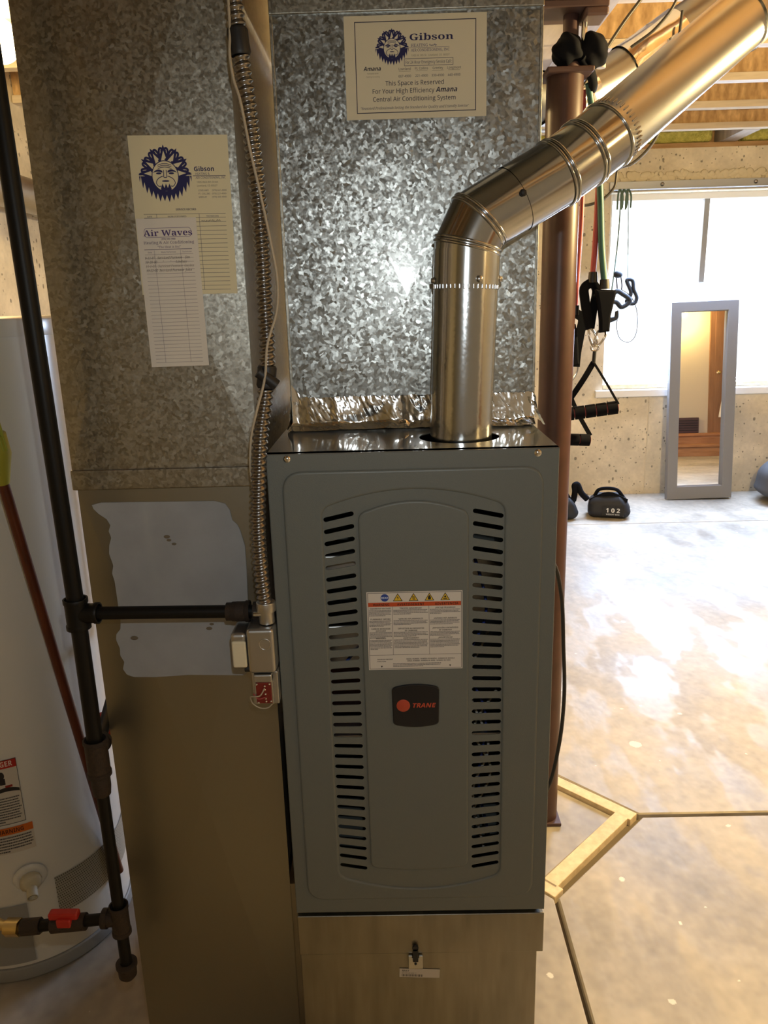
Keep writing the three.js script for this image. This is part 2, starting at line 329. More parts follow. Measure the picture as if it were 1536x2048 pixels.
{
  const prof = []; for (let y = 0.45; y <= 2.46; y += 0.0125) prof.push(y);
  const seg = 40, pos = [], idx = [];
  prof.forEach((y, j) => { for (let i = 0; i <= seg; i++) { const a = Math.PI * i / seg, r = 1 + Math.sin(y * 2 * Math.PI / 0.115) * 0.014; pos.push(2.46 - Math.cos(a) * r * 1.15, y, -5.17 - Math.sin(a) * r * 1.0); } });
  for (let j = 0; j < prof.length - 1; j++) for (let i = 0; i < seg; i++) { const a = j * (seg + 1) + i, b = a + seg + 1; idx.push(a, b, a + 1, b, b + 1, a + 1); }
  const g = new THREE.BufferGeometry(); g.setAttribute('position', new THREE.Float32BufferAttribute(pos, 3)); g.setIndex(idx); g.computeVertexNormals();
  put('corrugated_wall', g, std({ color: col(0.62, 0.63, 0.64), roughness: 0.6, metalness: 0.2, side: THREE.DoubleSide }), well);
  put('gravel', metric(span(1.2, 3.7, 0.40, 0.50, -6.25, -5.17, 0)), MAT.wall, well);
}
single('ground', metric(span(-6, 11, 2.30, 2.40, -14, -6.36, 0)), MAT.dirt, 'bare earth round the window well outside', 'ground').userData.kind = 'structure';

// beam along the house and the white board beside it
const beam = thing('main_beam', 'pale lumber beam resting on the steel column', 'beam');
put('lumber', metric(span(0.34, 0.462, 2.212, 2.615, -4.95, 2.39, 0.003)), MAT.beamWood, beam);
const panel = thing('joist_panning', 'white speckled board nailed under the joists beside the beam', 'board');
put('board', metric(span(0.47, 0.84, 2.598, 2.616, -4.3, -1.2, 0.001)), MAT.beamWood, panel);

// what stands at the far end of the room behind the lens, seen in the leaning mirror
{
  const d = structure('door_1', 'brown wooden door ajar in the beige wall');
  put('leaf', metric(span(5.22, 6.0, 0.36, 2.36, 2.35, 2.395, 0.003)), MAT.doorWood, d);
  put('jamb', metric(merge([span(5.14, 5.22, 0.36, 2.42, 2.36, 2.41), span(6.0, 6.08, 0.36, 2.42, 2.36, 2.41), span(5.14, 6.08, 2.36, 2.44, 2.36, 2.41)])), MAT.doorWood, d);
  put('door_knob', aim(lathe([[0, 0.06], [0.02, 0.058], [0.028, 0.045], [0.02, 0.03], [0.01, 0.02], [0.01, 0.005], [0.03, 0.003], [0.03, 0]], 20), [0, 0, -1], [5.28, 1.36, 2.35]), MAT.brass, d);
  const st = thing('wooden_steps', 'low unpainted wooden steps under the door', 'steps');
  put('tread', metric(span(4.1, 6.15, 0.32, 0.36, 1.95, 2.39)), MAT.stepWood, st);
  put('riser', metric(span(4.1, 6.15, 0.0, 0.32, 1.99, 2.03)), MAT.stepWood, st);
  put('tread', metric(span(4.1, 6.15, 0.15, 0.19, 1.65, 1.985)), MAT.stepWood, st);
  put('riser', metric(span(4.1, 6.15, 0.0, 0.15, 1.69, 1.73)), MAT.stepWood, st);
  const hb = thing('floor_register', 'dark brown register box on the wooden steps', 'register');
  put('body', span(4.55, 4.95, 0.36, 0.62, 2.27, 2.395, 0.01), MAT.primer, hb);
  for (let k = 0; k < 5; k++) put('louvre', box(0.36, 0.012, 0.02, 4.75, 0.41 + k * 0.04, 2.268, 0.003), MAT.dark, hb);
  const cloth = new THREE.CylinderGeometry(0.02, 0.13, 0.75, 24, 6, true); { const p = cloth.attributes.position; for (let i = 0; i < p.count; i++) { const a = Math.atan2(p.getZ(i), p.getX(i)), k = 1 + 0.18 * Math.sin(a * 5); p.setX(i, p.getX(i) * k); p.setZ(i, p.getZ(i) * k * 0.35); } cloth.computeVertexNormals(); }
  single('hanging_cloth', at(cloth, 5.42, 0.99, 2.28), std({ color: col(0.75, 0.72, 0.66), roughness: 0.9, side: THREE.DoubleSide }), 'white cloth hanging on the brown door', 'cloth');
}

// ------------------------------------------------------------------ lamps
function bareBulb(label, x, y, z, topY, cd, r, soft) {
  const t = thing('bare_bulb', label, 'lamp', null);
  put('globe', at(new THREE.SphereGeometry(r, 24, 18), x, y, z), MAT.bulb, t);
  put('socket', at(lathe([[0, 0], [0.022, 0], [0.026, 0.03], [0.055, 0.045], [0.058, 0.065], [0, 0.065]], 24), x, y + r * 0.92, z), MAT.whiteTrim, t);
  if (topY > y + r + 0.1) put('stem', rod([x, y + r + 0.05, z], [x, topY, z], 0.012), MAT.whiteTrim, t);
  const l = new THREE.PointLight(WARM, cd, 0, 2); l.name = 'bulb_light'; l.position.set(x, y, z); l.shadow.radius = soft; l.castShadow = true; scene.add(l);
}
bareBulb('glowing bare bulb hanging from the joists beside the flue pipe', 1.58, 1.97, -0.80, 2.93, 17, 0.05, 2.5);
bareBulb('glowing bulb by the beige wall and the wooden steps', 4.62, 2.30, 2.16, 2.93, 5, 0.045, 2.2);
bareBulb('large glowing globe lamp hanging behind the water heater', -1.345, 2.45, -1.8, 2.93, 5, 0.072, 3.6);

// ------------------------------------------------------------------ lettering and print
const NAVY = '#1c1c52';
function sunFace(c, cx, cy, R, paper) {
  c.save(); c.translate(cx, cy); c.scale(R, R); c.lineJoin = 'round';
  c.fillStyle = NAVY; c.strokeStyle = NAVY;
  // beard of icicles
  c.beginPath(); c.moveTo(-1, 0.02);
  const tips = [[-0.98, 0.30], [-0.88, 0.52], [-0.74, 0.70], [-0.58, 0.83], [-0.42, 0.92], [-0.26, 1.0], [-0.09, 0.98], [0.09, 1.02], [0.26, 0.97], [0.42, 0.92], [0.58, 0.82], [0.74, 0.68], [0.88, 0.52], [0.98, 0.30]];
  tips.forEach(([x, y], i) => { c.lineTo(x, y); if (i < tips.length - 1) { const n = tips[i + 1]; c.lineTo((x + n[0]) / 2, Math.min(y, n[1]) - 0.22); } });
  c.lineTo(1, 0.02); c.closePath(); c.fill();
  c.fillStyle = paper; c.fillRect(-1, 0.06, 2, 0.035);
  // rays
  for (let k = 0; k < 7; k++) {
    const a = Math.PI + (k + 0.0) * Math.PI / 6; c.save(); c.rotate(a + Math.PI / 2);
    c.fillStyle = NAVY; c.beginPath(); c.moveTo(-0.23, -0.42); c.lineTo(0, -1.0); c.lineTo(0.23, -0.42); c.closePath(); c.fill();
    c.fillStyle = paper; c.beginPath(); c.moveTo(-0.12, -0.42); c.lineTo(0, -0.80); c.lineTo(0.12, -0.42); c.closePath(); c.fill(); c.restore();
    if (k < 6) { c.save(); c.rotate(a + Math.PI / 12 + Math.PI / 2); c.lineWidth = 0.075; for (const s of [-1, 1]) { c.beginPath(); c.moveTo(0, -0.62); c.quadraticCurveTo(s * 0.05, -0.93, s * 0.15, -0.86); c.quadraticCurveTo(s * 0.19, -0.76, s * 0.10, -0.77); c.stroke(); } c.restore(); }
  }
  // face
  c.fillStyle = paper; c.beginPath(); c.ellipse(0, 0.10, 0.50, 0.54, 0, 0, 7); c.fill(); c.lineWidth = 0.03; c.stroke();
  c.fillStyle = NAVY;
  for (const s of [-1, 1]) {
    c.beginPath(); c.moveTo(s * 0.10, -0.08); c.quadraticCurveTo(s * 0.26, -0.22, s * 0.46, -0.02); c.quadraticCurveTo(s * 0.28, -0.10, s * 0.10, -0.02); c.closePath(); c.fill();
    c.beginPath(); c.ellipse(s * 0.24, 0.0, 0.10, 0.035, 0, 0, 7); c.fill();
    c.lineWidth = 0.025; c.beginPath(); c.moveTo(s * 0.09, 0.10); c.quadraticCurveTo(s * 0.34, 0.16, s * 0.36, 0.34); c.quadraticCurveTo(s * 0.30, 0.50, s * 0.18, 0.44); c.stroke();
    c.beginPath(); c.moveTo(s * 0.05, -0.12); c.lineTo(s * 0.06, 0.14); c.stroke();
  }
  c.lineWidth = 0.02; for (const y of [-0.34, -0.28, -0.22]) { c.beginPath(); c.moveTo(-0.26, y + 0.06); c.quadraticCurveTo(0, y - 0.06, 0.26, y + 0.06); c.stroke(); }
  c.fillRect(-0.05, 0.13, 0.1, 0.03); c.beginPath(); c.ellipse(0, 0.27, 0.14, 0.028, 0, 0, 7); c.fill();
  c.beginPath(); c.moveTo(-0.2, 0.40); for (let k = 0; k <= 6; k++) c.lineTo(-0.2 + k * 0.066, k % 2 ? 0.36 : 0.52); c.lineTo(0.2, 0.62); c.lineTo(-0.2, 0.62); c.closePath(); c.fill();
  c.restore();
}
function text(c, s, x, y, px, opt = {}) {
  c.save(); c.translate(x, y); if (opt.slant) c.transform(1, 0, -opt.slant, 1, 0, 0); if (opt.wide) c.scale(opt.wide, 1);
  c.font = `${opt.italic ? 'italic ' : ''}${opt.bold ? 'bold ' : ''}${px}px ${opt.font || 'sans-serif'}`; c.textAlign = opt.align || 'center'; c.textBaseline = 'alphabetic'; c.fillStyle = opt.color || '#26262e'; c.fillText(s, 0, 0); c.restore();
}
function scribble(c, x0, x1, y, h, seed) { let s = seed; const R = () => { s = (Math.imul(s, 1664525) + 1013904223) | 0; return (s >>> 8) / 16777216; }; c.beginPath(); c.moveTo(x0, y); for (let x = x0; x < x1; x += h * 0.35) c.quadraticCurveTo(x + h * (R() - 0.3), y - h * R() * 1.2, x + h * 0.35, y + h * 0.25 * (R() - 0.5)); c.stroke(); }
function greek(c, x0, x1, y0, rows, step, seed, ink = '#55555a') { let s = seed; const R = () => { s = (Math.imul(s, 1664525) + 1013904223) | 0; return (s >>> 8) / 16777216; }; c.fillStyle = ink; for (let k = 0; k < rows; k++) { let x = x0; const end = k === rows - 1 ? x0 + (x1 - x0) * (0.35 + R() * 0.4) : x1 - R() * (x1 - x0) * 0.08; while (x < end) { const w = 4 + R() * 16; c.fillRect(x, y0 + k * step, Math.min(w, end - x), step * 0.5); x += w + 3; } } }

const PAPER1 = '#d8cfae', PAPER2 = '#d6d0c6';
const signTex = canvasTex(1152, 768, (c, w, h) => {
  c.fillStyle = '#d9d2ba'; c.fillRect(0, 0, w, h); c.strokeStyle = '#1e2040'; c.lineWidth = 6; c.strokeRect(88, 46, w - 176, h - 96);
  sunFace(c, 385, 230, 135, '#d9d2ba');
  text(c, 'Gibson', 705, 188, 66, { bold: true, font: 'serif', wide: 1.55, color: NAVY });
  text(c, 'HEATING', 538, 236, 30, { align: 'left', font: 'serif', color: '#3a3a66' }); c.strokeStyle = '#3a3a66'; c.lineWidth = 3; scribble(c, 690, 740, 230, 28, 4); c.fillStyle = '#3a3a66'; c.fillRect(520, 241, 330, 2);
  text(c, 'AIR CONDITIONING, INC', 538, 270, 28, { align: 'left', font: 'serif', color: '#3a3a66', wide: 0.95 });
  text(c, '1905 W. 8th St.  Loveland, CO  80537', 540, 306, 19, { align: 'left', color: '#8d8876' });
  c.strokeStyle = '#3a3a50'; c.lineWidth = 3; c.strokeRect(484, 322, 395, 52); text(c, 'For 24 Hour Emergency Service Call :', 682, 360, 33, { wide: 0.70, color: '#3a3a50' });
  text(c, 'Amana', 220, 402, 42, { bold: true, slant: 0.2, color: '#16162e' }); text(c, 'Furnaces & Air', 225, 428, 14, { color: '#77715f' }); text(c, 'heating & cooling', 225, 452, 14, { color: '#a09a84' });
  [['Loveland', 485, '667-4900'], ['Ft. Collins', 622, '221-4900'], ['Greeley', 755, '330-4900'], ['Longmont', 888, '440-4900']].forEach(([n, x, p]) => { text(c, n, x, 404, 25, { color: '#45454e' }); c.fillStyle = '#6b675a'; c.fillRect(x - 48, 412, 96, 2); text(c, p, x, 458, 25, { color: '#45454e' }); });
  text(c, 'This Space is Reserved', 566, 516, 48, { color: '#23233a' }); text(c, 'For Your High Efficiency', 470, 574, 48, { color: '#23233a' }); text(c, 'Amana', 825, 574, 52, { bold: true, slant: 0.2, color: '#16163a' }); text(c, 'Central Air Conditioning System', 560, 634, 48, { color: '#23233a' });
  text(c, '"Seasoned Professionals Setting the Standard for Quality and Friendly Service"', 560, 692, 26, { font: 'serif', slant: 0.25, color: '#33334a', wide: 0.92 });
});
const cardTex = canvasTex(768, 1172, (c, w, h) => {
  c.fillStyle = PAPER1; c.fillRect(0, 0, w, h); sunFace(c, 265, 270, 205, PAPER1);
  text(c, 'Gibson', 570, 258, 46, { bold: true, wide: 1.05, color: NAVY }); text(c, 'HEATING &', 500, 284, 22, { align: 'left', color: '#3b3b60' }); c.fillStyle = NAVY; c.fillRect(480, 288, 255, 4);
  text(c, 'AIR CONDITIONING, INC', 500, 312, 21, { align: 'left', color: '#3b3b60' }); text(c, '1905 West 8th Street', 505, 342, 18, { align: 'left', color: '#6b665c' }); text(c, 'Loveland, CO 80537', 505, 368, 18, { align: 'left', color: '#6b665c' });
  ['LOVELAND      (970) 667-4900', 'FT. COLLINS   (970) 221-4900', 'GREELEY         (970) 330-4900'].forEach((s, k) => text(c, s, 512, 402 + k * 24, 17, { align: 'left', color: '#55515a' }));
  text(c, 'SERVICE RECORD', 405, 540, 20, { bold: true, color: '#34344a' });
  c.strokeStyle = '#4a4a58'; c.lineWidth = 2.5; c.fillStyle = '#4a4a58';
  for (let k = 0; k < 19; k++) { const y = 566 + (k ? 28 + (k - 1) * 32 : 0); c.beginPath(); c.moveTo(70, y); c.lineTo(715, y); c.stroke(); }
  for (const x of [170, 505]) { c.beginPath(); c.moveTo(x, 566); c.lineTo(x, 1138); c.stroke(); }
  text(c, 'DATE', 115, 590, 17, { color: '#44445a' }); text(c, 'WORK PERFORMED', 330, 590, 17, { color: '#44445a' }); text(c, 'TECHNICIAN', 610, 590, 17, { color: '#44445a' });
  c.lineWidth = 2; c.strokeStyle = '#55504a'; scribble(c, 75, 160, 622, 20, 7); scribble(c, 180, 270, 622, 20, 9); scribble(c, 520, 670, 622, 24, 12);
});
const card2Tex = canvasTex(512, 1224, (c, w, h) => {
  c.fillStyle = PAPER2; c.fillRect(0, 0, w, h);
  c.strokeStyle = '#5a4a78'; c.lineWidth = 3; c.beginPath(); c.roundRect(60, 78, 400, 72, 24); c.stroke(); text(c, 'Air Waves', 262, 140, 66, { bold: true, font: 'serif', wide: 1.22, color: '#43306a' });
  text(c, '(970) 593-1900', 260, 172, 18, { bold: true, color: '#4a3c66' }); text(c, 'Heating & Air Conditioning', 262, 204, 31, { font: 'serif', wide: 1.08, color: '#3d3358' }); text(c, '"The Heat is On!"', 262, 238, 25, { font: 'serif', color: '#4a3c66' });
  c.fillStyle = '#3d3358'; c.fillRect(45, 246, 410, 4); text(c, 'Date', 90, 276, 17, { color: '#6d6478' }); text(c, 'Work Performed', 250, 276, 17, { color: '#6d6478' }); text(c, 'Technician', 410, 276, 17, { color: '#6d6478' });
  c.strokeStyle = '#5c5566'; c.lineWidth = 2; for (let k = 0; k < 30; k++) { const y = 288 + k * 31; c.beginPath(); c.moveTo(45, y); c.lineTo(462, y); c.stroke(); }
  for (const x of [130, 355]) { c.beginPath(); c.moveTo(x, 255); c.lineTo(x, 1188); c.stroke(); }
  c.strokeStyle = '#3c3630'; c.lineWidth = 2.6;
  ['9-11-97   Serviced Furnace    Jim', '10-28-00       "        "      Lindsay', '11-1-01   Serviced Furnace  Gaylen', '10-22-02  Serviced Furnace  John'].forEach((s, k) => text(c, s, 40, 324 + k * 34, 27, { align: 'left', font: 'serif', slant: 0.3, color: k === 2 ? '#867c70' : '#3c3630', wide: 0.95 }));
});
const warnTex = canvasTex(1152, 1024, (c, w, h) => {
  c.fillStyle = '#c9c4bd'; c.fillRect(0, 0, w, h); c.strokeStyle = '#37373b'; c.lineWidth = 5; c.strokeRect(14, 14, w - 28, h - 28);
  c.fillStyle = '#24408c'; c.beginPath(); c.arc(218, 76, 48, 0, 7); c.fill(); text(c, 'READ', 218, 88, 34, { bold: true, color: '#c9d3e8' });
  [0, 1, 2, 3].forEach((k) => { const x = 375 + k * 190; c.fillStyle = '#d8b32c'; c.strokeStyle = '#1d1a12'; c.lineWidth = 7; c.beginPath(); c.moveTo(x, 28); c.lineTo(x + 52, 118); c.lineTo(x - 52, 118); c.closePath(); c.fill(); c.stroke(); c.fillStyle = '#1d1a12';
    if (k === 0) { c.beginPath(); c.moveTo(x + 4, 48); c.lineTo(x - 12, 84); c.lineTo(x + 2, 82); c.lineTo(x - 4, 108); c.lineTo(x + 14, 74); c.lineTo(x, 76); c.closePath(); c.fill(); }
    if (k === 1) for (let j = 0; j < 4; j++) c.fillRect(x - 20 + j * 3, 64 + j * 12, 34, 7);
    if (k === 2) { c.beginPath(); c.moveTo(x, 50); c.quadraticCurveTo(x + 30, 84, x + 12, 108); c.lineTo(x - 12, 108); c.quadraticCurveTo(x - 30, 84, x, 50); c.fill(); }
    if (k === 3) { c.beginPath(); c.arc(x, 74, 12, 0, 7); c.fill(); c.fillRect(x - 28, 92, 56, 7); c.fillRect(x - 20, 102, 40, 7); } });
  c.fillStyle = '#b8481c'; c.fillRect(18, 136, w - 36, 54);
  text(c, '\u26a0WARNING', 165, 180, 42, { bold: true, color: '#2a0d06', wide: 0.98 }); text(c, '\u26a0AVERTISSEMENT', 520, 180, 42, { bold: true, color: '#2a0d06', wide: 1.0 }); text(c, '\u26a0ADVERTENCIA', 952, 180, 42, { bold: true, color: '#2a0d06', wide: 1.0 });
  c.strokeStyle = '#37373b'; c.lineWidth = 4; for (const x of [306, 748]) { c.beginPath(); c.moveTo(x, 190); c.lineTo(x, 826); c.stroke(); } c.beginPath(); c.moveTo(14, 826); c.lineTo(w - 14, 826); c.stroke();
  const heads = [['HAZARDOUS VOLTAGE!', 'TENSION DANGEREUSE!', '¡VOLTAJE PELIGROSO!'], ['FLAMMABLE VAPORS!', 'VAPEURS INFLAMMABLES!', '¡VAPORES INFLAMABLES!'], ['CARBON MONOXIDE', 'EXPOSITION AU MONOXYDE', '¡EXPOSICIÓN A MONÓXIDO'], ['WARNING!', 'AVERTISSEMENT!', '¡ADVERTENCIA!']];
  const xs = [[24, 298], [318, 738], [760, 1130]], ys = [224, 362, 488, 614];
  heads.forEach((r, k) => r.forEach((s, j) => { const [a, b] = xs[j]; text(c, s, (a + b) / 2, ys[k], 27, { bold: true, color: '#2c2c30', wide: 0.88 }); let o = 10; if (k === 2) { text(c, ['EXPOSURE!', 'DE CARBONE!', 'DE CARBONO!'][j], (a + b) / 2, ys[k] + 28, 27, { bold: true, color: '#2c2c30', wide: 0.88 }); o = 36; } greek(c, a, b, ys[k] + o, j === 0 ? (k === 3 ? 8 : 5) : (k === 3 ? 7 : 4), 17, k * 7 + j + 3); }));
  text(c, 'OBSERVED/OBSERVÉ', 200, 892, 22, { bold: true, color: '#2c2c30', wide: 0.9 }); text(c, 'TYPE/TIPO', 160, 920, 22, { bold: true, color: '#2c2c30' });
  text(c, 'MODEL NUMBER : NUMÉRO DE MODÈLE : NÚMERO DE MODELO', 760, 892, 24, { bold: true, color: '#2c2c30', wide: 0.82 }); text(c, 'SERIAL NUMBER : NUMÉRO DE SÉRIE : NÚMERO DE SERIE', 740, 918, 24, { bold: true, color: '#2c2c30', wide: 0.82 });
  greek(c, 300, 900, 940, 3, 18, 40); c.fillStyle = '#2c2c30'; for (const x of [160, 1000]) { c.beginPath(); c.moveTo(x - 12, 970); c.lineTo(x + 12, 970); c.lineTo(x, 996); c.fill(); }
});
const skuTex = canvasTex(512, 128, (c, w, h) => { c.fillStyle = '#b9b3ac'; c.fillRect(0, 0, w, h); text(c, 'RA17', 30, 44, 38, { bold: true, align: 'left', color: '#26262a' }); text(c, 'RETURN AIR BASE 17', 30, 74, 22, { align: 'left', color: '#4a4a4e', wide: 0.9 }); let x = 30; c.fillStyle = '#26262a'; for (let k = 0; k < 34; k++) { c.fillRect(x, 84, 2 + (k * 7 % 5), 34); x += 5 + (k * 5 % 7); } });
const dangerTex = canvasTex(512, 640, (c, w, h) => {
  c.fillStyle = '#cfcac0'; c.fillRect(0, 0, w, h); c.fillStyle = '#b52018'; c.fillRect(0, 0, w, 84); text(c, 'DANGER', 290, 66, 70, { bold: true, color: '#e8d8d0', wide: 1.2 });
  c.strokeStyle = '#2b2b2e'; c.lineWidth = 6; c.strokeRect(3, 3, w - 6, h - 6); c.fillStyle = '#222226'; c.beginPath(); c.arc(300, 150, 38, 0, 7); c.fill(); c.fillRect(270, 180, 70, 60); c.beginPath(); c.moveTo(180, 300); c.quadraticCurveTo(330, 240, 500, 300); c.lineTo(500, 330); c.quadraticCurveTo(330, 290, 180, 330); c.fill(); c.fillStyle = '#8d2018'; c.fillRect(330, 250, 90, 22);
  greek(c, 20, 490, 370, 10, 26, 17, '#45454a');
});
const cautionTex = canvasTex(512, 256, (c, w, h) => { c.fillStyle = '#cfcac0'; c.fillRect(0, 0, w, h); c.fillStyle = '#d2691c'; c.fillRect(0, 0, w, 72); text(c, '\u26a0 WARNING', 256, 56, 54, { bold: true, color: '#4a1c06', wide: 1.1 }); greek(c, 16, 496, 92, 6, 27, 23, '#45454a'); });
const meshTex = canvasTex(1024, 256, (c, w, h) => { c.fillStyle = '#b4b2a8'; c.fillRect(0, 0, w, h); c.fillStyle = '#4a4942'; for (let j = 0; j < 16; j++) for (let i = 0; i < 64; i++) { c.beginPath(); c.arc(i * 16 + (j % 2) * 8 + 4, j * 16 + 8, 4.0, 0, 7); c.fill(); } });
const bagTex = canvasTex(256, 128, (c, w, h) => { c.fillStyle = '#15171c'; c.fillRect(0, 0, w, h); text(c, '1 0 2', 128, 80, 78, { bold: true, color: '#d6dae0' }); text(c, 'WEIGHT BAG', 128, 116, 26, { bold: true, color: '#b6bcc6' }); });
const print = (map, rough = 0.7) => std({ color: col(1, 1, 1), map, roughness: rough });
const sheet = (w, h, x, y, z, t = 0.0006) => at(new THREE.BoxGeometry(w, h, t), x, y, z);

// ------------------------------------------------------------------ the furnace
const FW = 0.2222, FT = 1.333, FB = 0.495;
const furnace = thing('furnace', 'grey upright gas furnace with rows of slanted vent slots', 'furnace');
{
  // shell: sides, back, floor and a top with a round flue opening
  const topS = poly([[-FW, 0], [FW, 0], [FW, 0.71], [-FW, 0.71]]); const hp = new THREE.Path(); hp.absellipse(0.081, 0.118, 0.066, 0.062, 0, Math.PI * 2, true); topS.holes.push(hp);
  const top = extrude(topS, 0.0015, 0, 1, 40); top.rotateX(-Math.PI / 2); top.translate(0, FT - 0.0015, 0);
  put('cabinet', merge([span(-FW, -FW + 0.002, FB, FT - 0.002, -0.71, -0.019, 0), span(FW - 0.002, FW, FB, FT - 0.002, -0.71, -0.019, 0), span(-FW, FW, FB, FT - 0.002, -0.712, -0.71, 0), span(-FW, FW, FB, FB + 0.002, -0.71, -0.019, 0)]), MAT.cabinet, furnace);
  put('top_panel', top, MAT.cabinetTop, furnace);
  // door pressed from one sheet: frame, raised field, sunk arched field with slots, raised centre
  const arch = (C, hx, y0, y1, rise0, rise1, r) => {
    const s = new C(); s.moveTo(-hx, y0 + r); s.lineTo(-hx, y1 - r); s.quadraticCurveTo(-hx, y1, -hx + r, y1 + rise1 * 0.18); s.quadraticCurveTo(0, y1 + rise1 * 1.9, hx - r, y1 + rise1 * 0.18); s.quadraticCurveTo(hx, y1, hx, y1 - r);
    s.lineTo(hx, y0 + r); s.quadraticCurveTo(hx, y0, hx - r, y0 - rise0 * 0.18); s.quadraticCurveTo(0, y0 - rise0 * 1.9, -hx + r, y0 - rise0 * 0.18); s.quadraticCurveTo(-hx, y0, -hx, y0 + r); return s;
  };
  const fr = poly([[-FW, FB], [FW, FB], [FW, FT], [-FW, FT]]); fr.holes.push(rrect(-0.195, 0.195, 0.529, 1.301, 0.03, THREE.Path));
  const gF = extrude(fr, 0.016, 0.0015, 2, 10).translate(0, 0, -0.0175);
  const mainS = rrect(-0.2, 0.2, 0.524, 1.306, 0.034); mainS.holes.push(arch(THREE.Path, 0.1405, 0.574, 1.247, 0.026, 0.026, 0.015));
  const gM = extrude(mainS, 0.004, 0.0042, 4, 16).translate(0, 0, -0.0048);
  const midS = arch(THREE.Shape, 0.150, 0.566, 1.256, 0.028, 0.028, 0.012);
  for (const sgn of [-1, 1]) for (let k = 0; k < 33; k++) {
    const y = 1.233 - k * 0.0200, tilt = sgn * -1 * (0.215 - 0.405 * k / 32), hl = 0.0205, r = 0.0037, cx = sgn * 0.1155, p = new THREE.Path(), ca = Math.cos(tilt), sa = Math.sin(tilt), pts = [];
    for (let i = 0; i <= 6; i++) { const a = Math.PI / 2 + Math.PI * i / 6; pts.push([-hl + r * Math.cos(a), r * Math.sin(a)]); }
    for (let i = 0; i <= 6; i++) { const a = -Math.PI / 2 + Math.PI * i / 6; pts.push([hl + r * Math.cos(a), r * Math.sin(a)]); }
    pts.forEach(([u, v], i) => { const X = cx + u * ca - v * sa, Y = y + u * sa + v * ca; i ? p.lineTo(X, Y) : p.moveTo(X, Y); }); p.closePath(); midS.holes.push(p);
  }
  const gS = extrude(midS, 0.0012, 0, 1, 16).translate(0, 0, -0.0007);
  const gI = extrude(arch(THREE.Shape, 0.0855, 0.590, 1.240, 0.004, 0.016, 0.016), 0.001, 0.0035, 4, 16).translate(0, 0, -0.0005);
  put('door', merge([gF, gM, gS, gI]), MAT.cabinet, furnace);
  for (const x of [-0.190, 0.1895]) put('screw', aim(lathe([[0, 0.003], [0.0032, 0.0028], [0.0038, 0.0012], [0.0055, 0.0008], [0.0055, 0], [0, 0]], 14), [0, 0, 1], [x, 1.3255, 0.0]), MAT.chrome, furnace);
  // what shows through the slots
  put('blower_shelf', span(-0.215, 0.215, 0.83, 0.834, -0.66, -0.03, 0), MAT.zinc, furnace);
  put('burner_box', span(-0.165, -0.02, 1.128, 1.160, -0.12, -0.03, 0.004), MAT.zinc, furnace);
  put('inducer', at(aim(lathe([[0, 0.05], [0.05, 0.05], [0.06, 0.04], [0.062, 0], [0, 0]], 24), [0, 0, 1], [0, 0, 0]), 0.11, 1.08, -0.13), MAT.zinc, furnace);
  put('gas_valve', span(-0.15, -0.06, 0.955, 1.03, -0.13, -0.05, 0.006), MAT.steel, furnace);
  put('control_board', span(-0.18, -0.07, 0.85, 0.93, -0.10, -0.095, 0), std({ color: col(0.10, 0.02, 0.012), roughness: 0.5 }), furnace);
  const wires = [[col(0.02, 0.05, 0.28), [[0.10, 1.15, -0.08], [0.12, 1.05, -0.05], [0.09, 0.95, -0.06], [0.12, 0.86, -0.05], [0.11, 0.72, -0.06], [0.13, 0.6, -0.07]]], [col(0.5, 0.5, 0.48), [[0.13, 1.0, -0.09], [0.09, 0.92, -0.05], [0.125, 0.8, -0.045], [0.10, 0.7, -0.06], [0.12, 0.58, -0.05]]], [col(0.03, 0.07, 0.3), [[-0.12, 0.96, -0.05], [-0.09, 0.99, -0.045], [-0.06, 0.97, -0.05]]], [col(0.4, 0.38, 0.3), [[0.14, 0.9, -0.06], [0.10, 0.83, -0.05], [0.13, 0.75, -0.05], [0.09, 0.64, -0.06]]]];
  for (const [c, p] of wires) put('wire', wire(p, 0.0025, 50, 6), std({ color: c, roughness: 0.5 }), furnace);
}
tag(put('warning_label', sheet(0.152, 0.135, -0.0005, 1.0415, 0.0042), print(warnTex, 0.5), scene), 'white warning label with orange band stuck on the furnace door', 'label');
{
  const b = thing('maker_badge', 'black rounded badge with red disc and red lettering on the furnace door', 'badge');
  const s = new THREE.Shape(); s.moveTo(-0.038, -0.028); s.lineTo(-0.039, 0.028); s.quadraticCurveTo(-0.038, 0.034, -0.030, 0.0355); s.quadraticCurveTo(0, 0.043, 0.030, 0.0355); s.quadraticCurveTo(0.038, 0.034, 0.039, 0.028); s.lineTo(0.038, -0.028); s.quadraticCurveTo(0.038, -0.034, 0.030, -0.0358); s.quadraticCurveTo(0, -0.0425, -0.030, -0.0358); s.quadraticCurveTo(-0.038, -0.034, -0.038, -0.028);
  b.position.set(-0.0015, 0.9085, 0.004);
  put('plate', extrude(s, 0.0015, 0.0018, 3, 12), phy({ color: col(0.006, 0.007, 0.011), roughness: 0.3 }), b);
  put('emblem', aim(lathe([[0, 0.0016], [0.006, 0.0014], [0.0108, 0.0004], [0.0111, 0]], 32), [0, 0, 1], [-0.0205, 0.0015, 0.0033]), std({ color: col(0.42, 0.06, 0.03), roughness: 0.35 }), b);
  const font = await new FontLoader().loadAsync('fonts/droid/droid_sans_bold.typeface.json');
  const t = new TextGeometry('TRANE', { font, size: 0.0078, depth: 0.0007, curveSegments: 4 }); t.applyMatrix4(new THREE.Matrix4().set(1.12, 0.22, 0, 0, 0, 1, 0, 0, 0, 0, 1, 0, 0, 0, 0, 1)); t.translate(-0.0065, -0.0022, 0.0033);
  put('lettering', t, std({ color: col(0.50, 0.07, 0.03), roughness: 0.4 }), b);
}
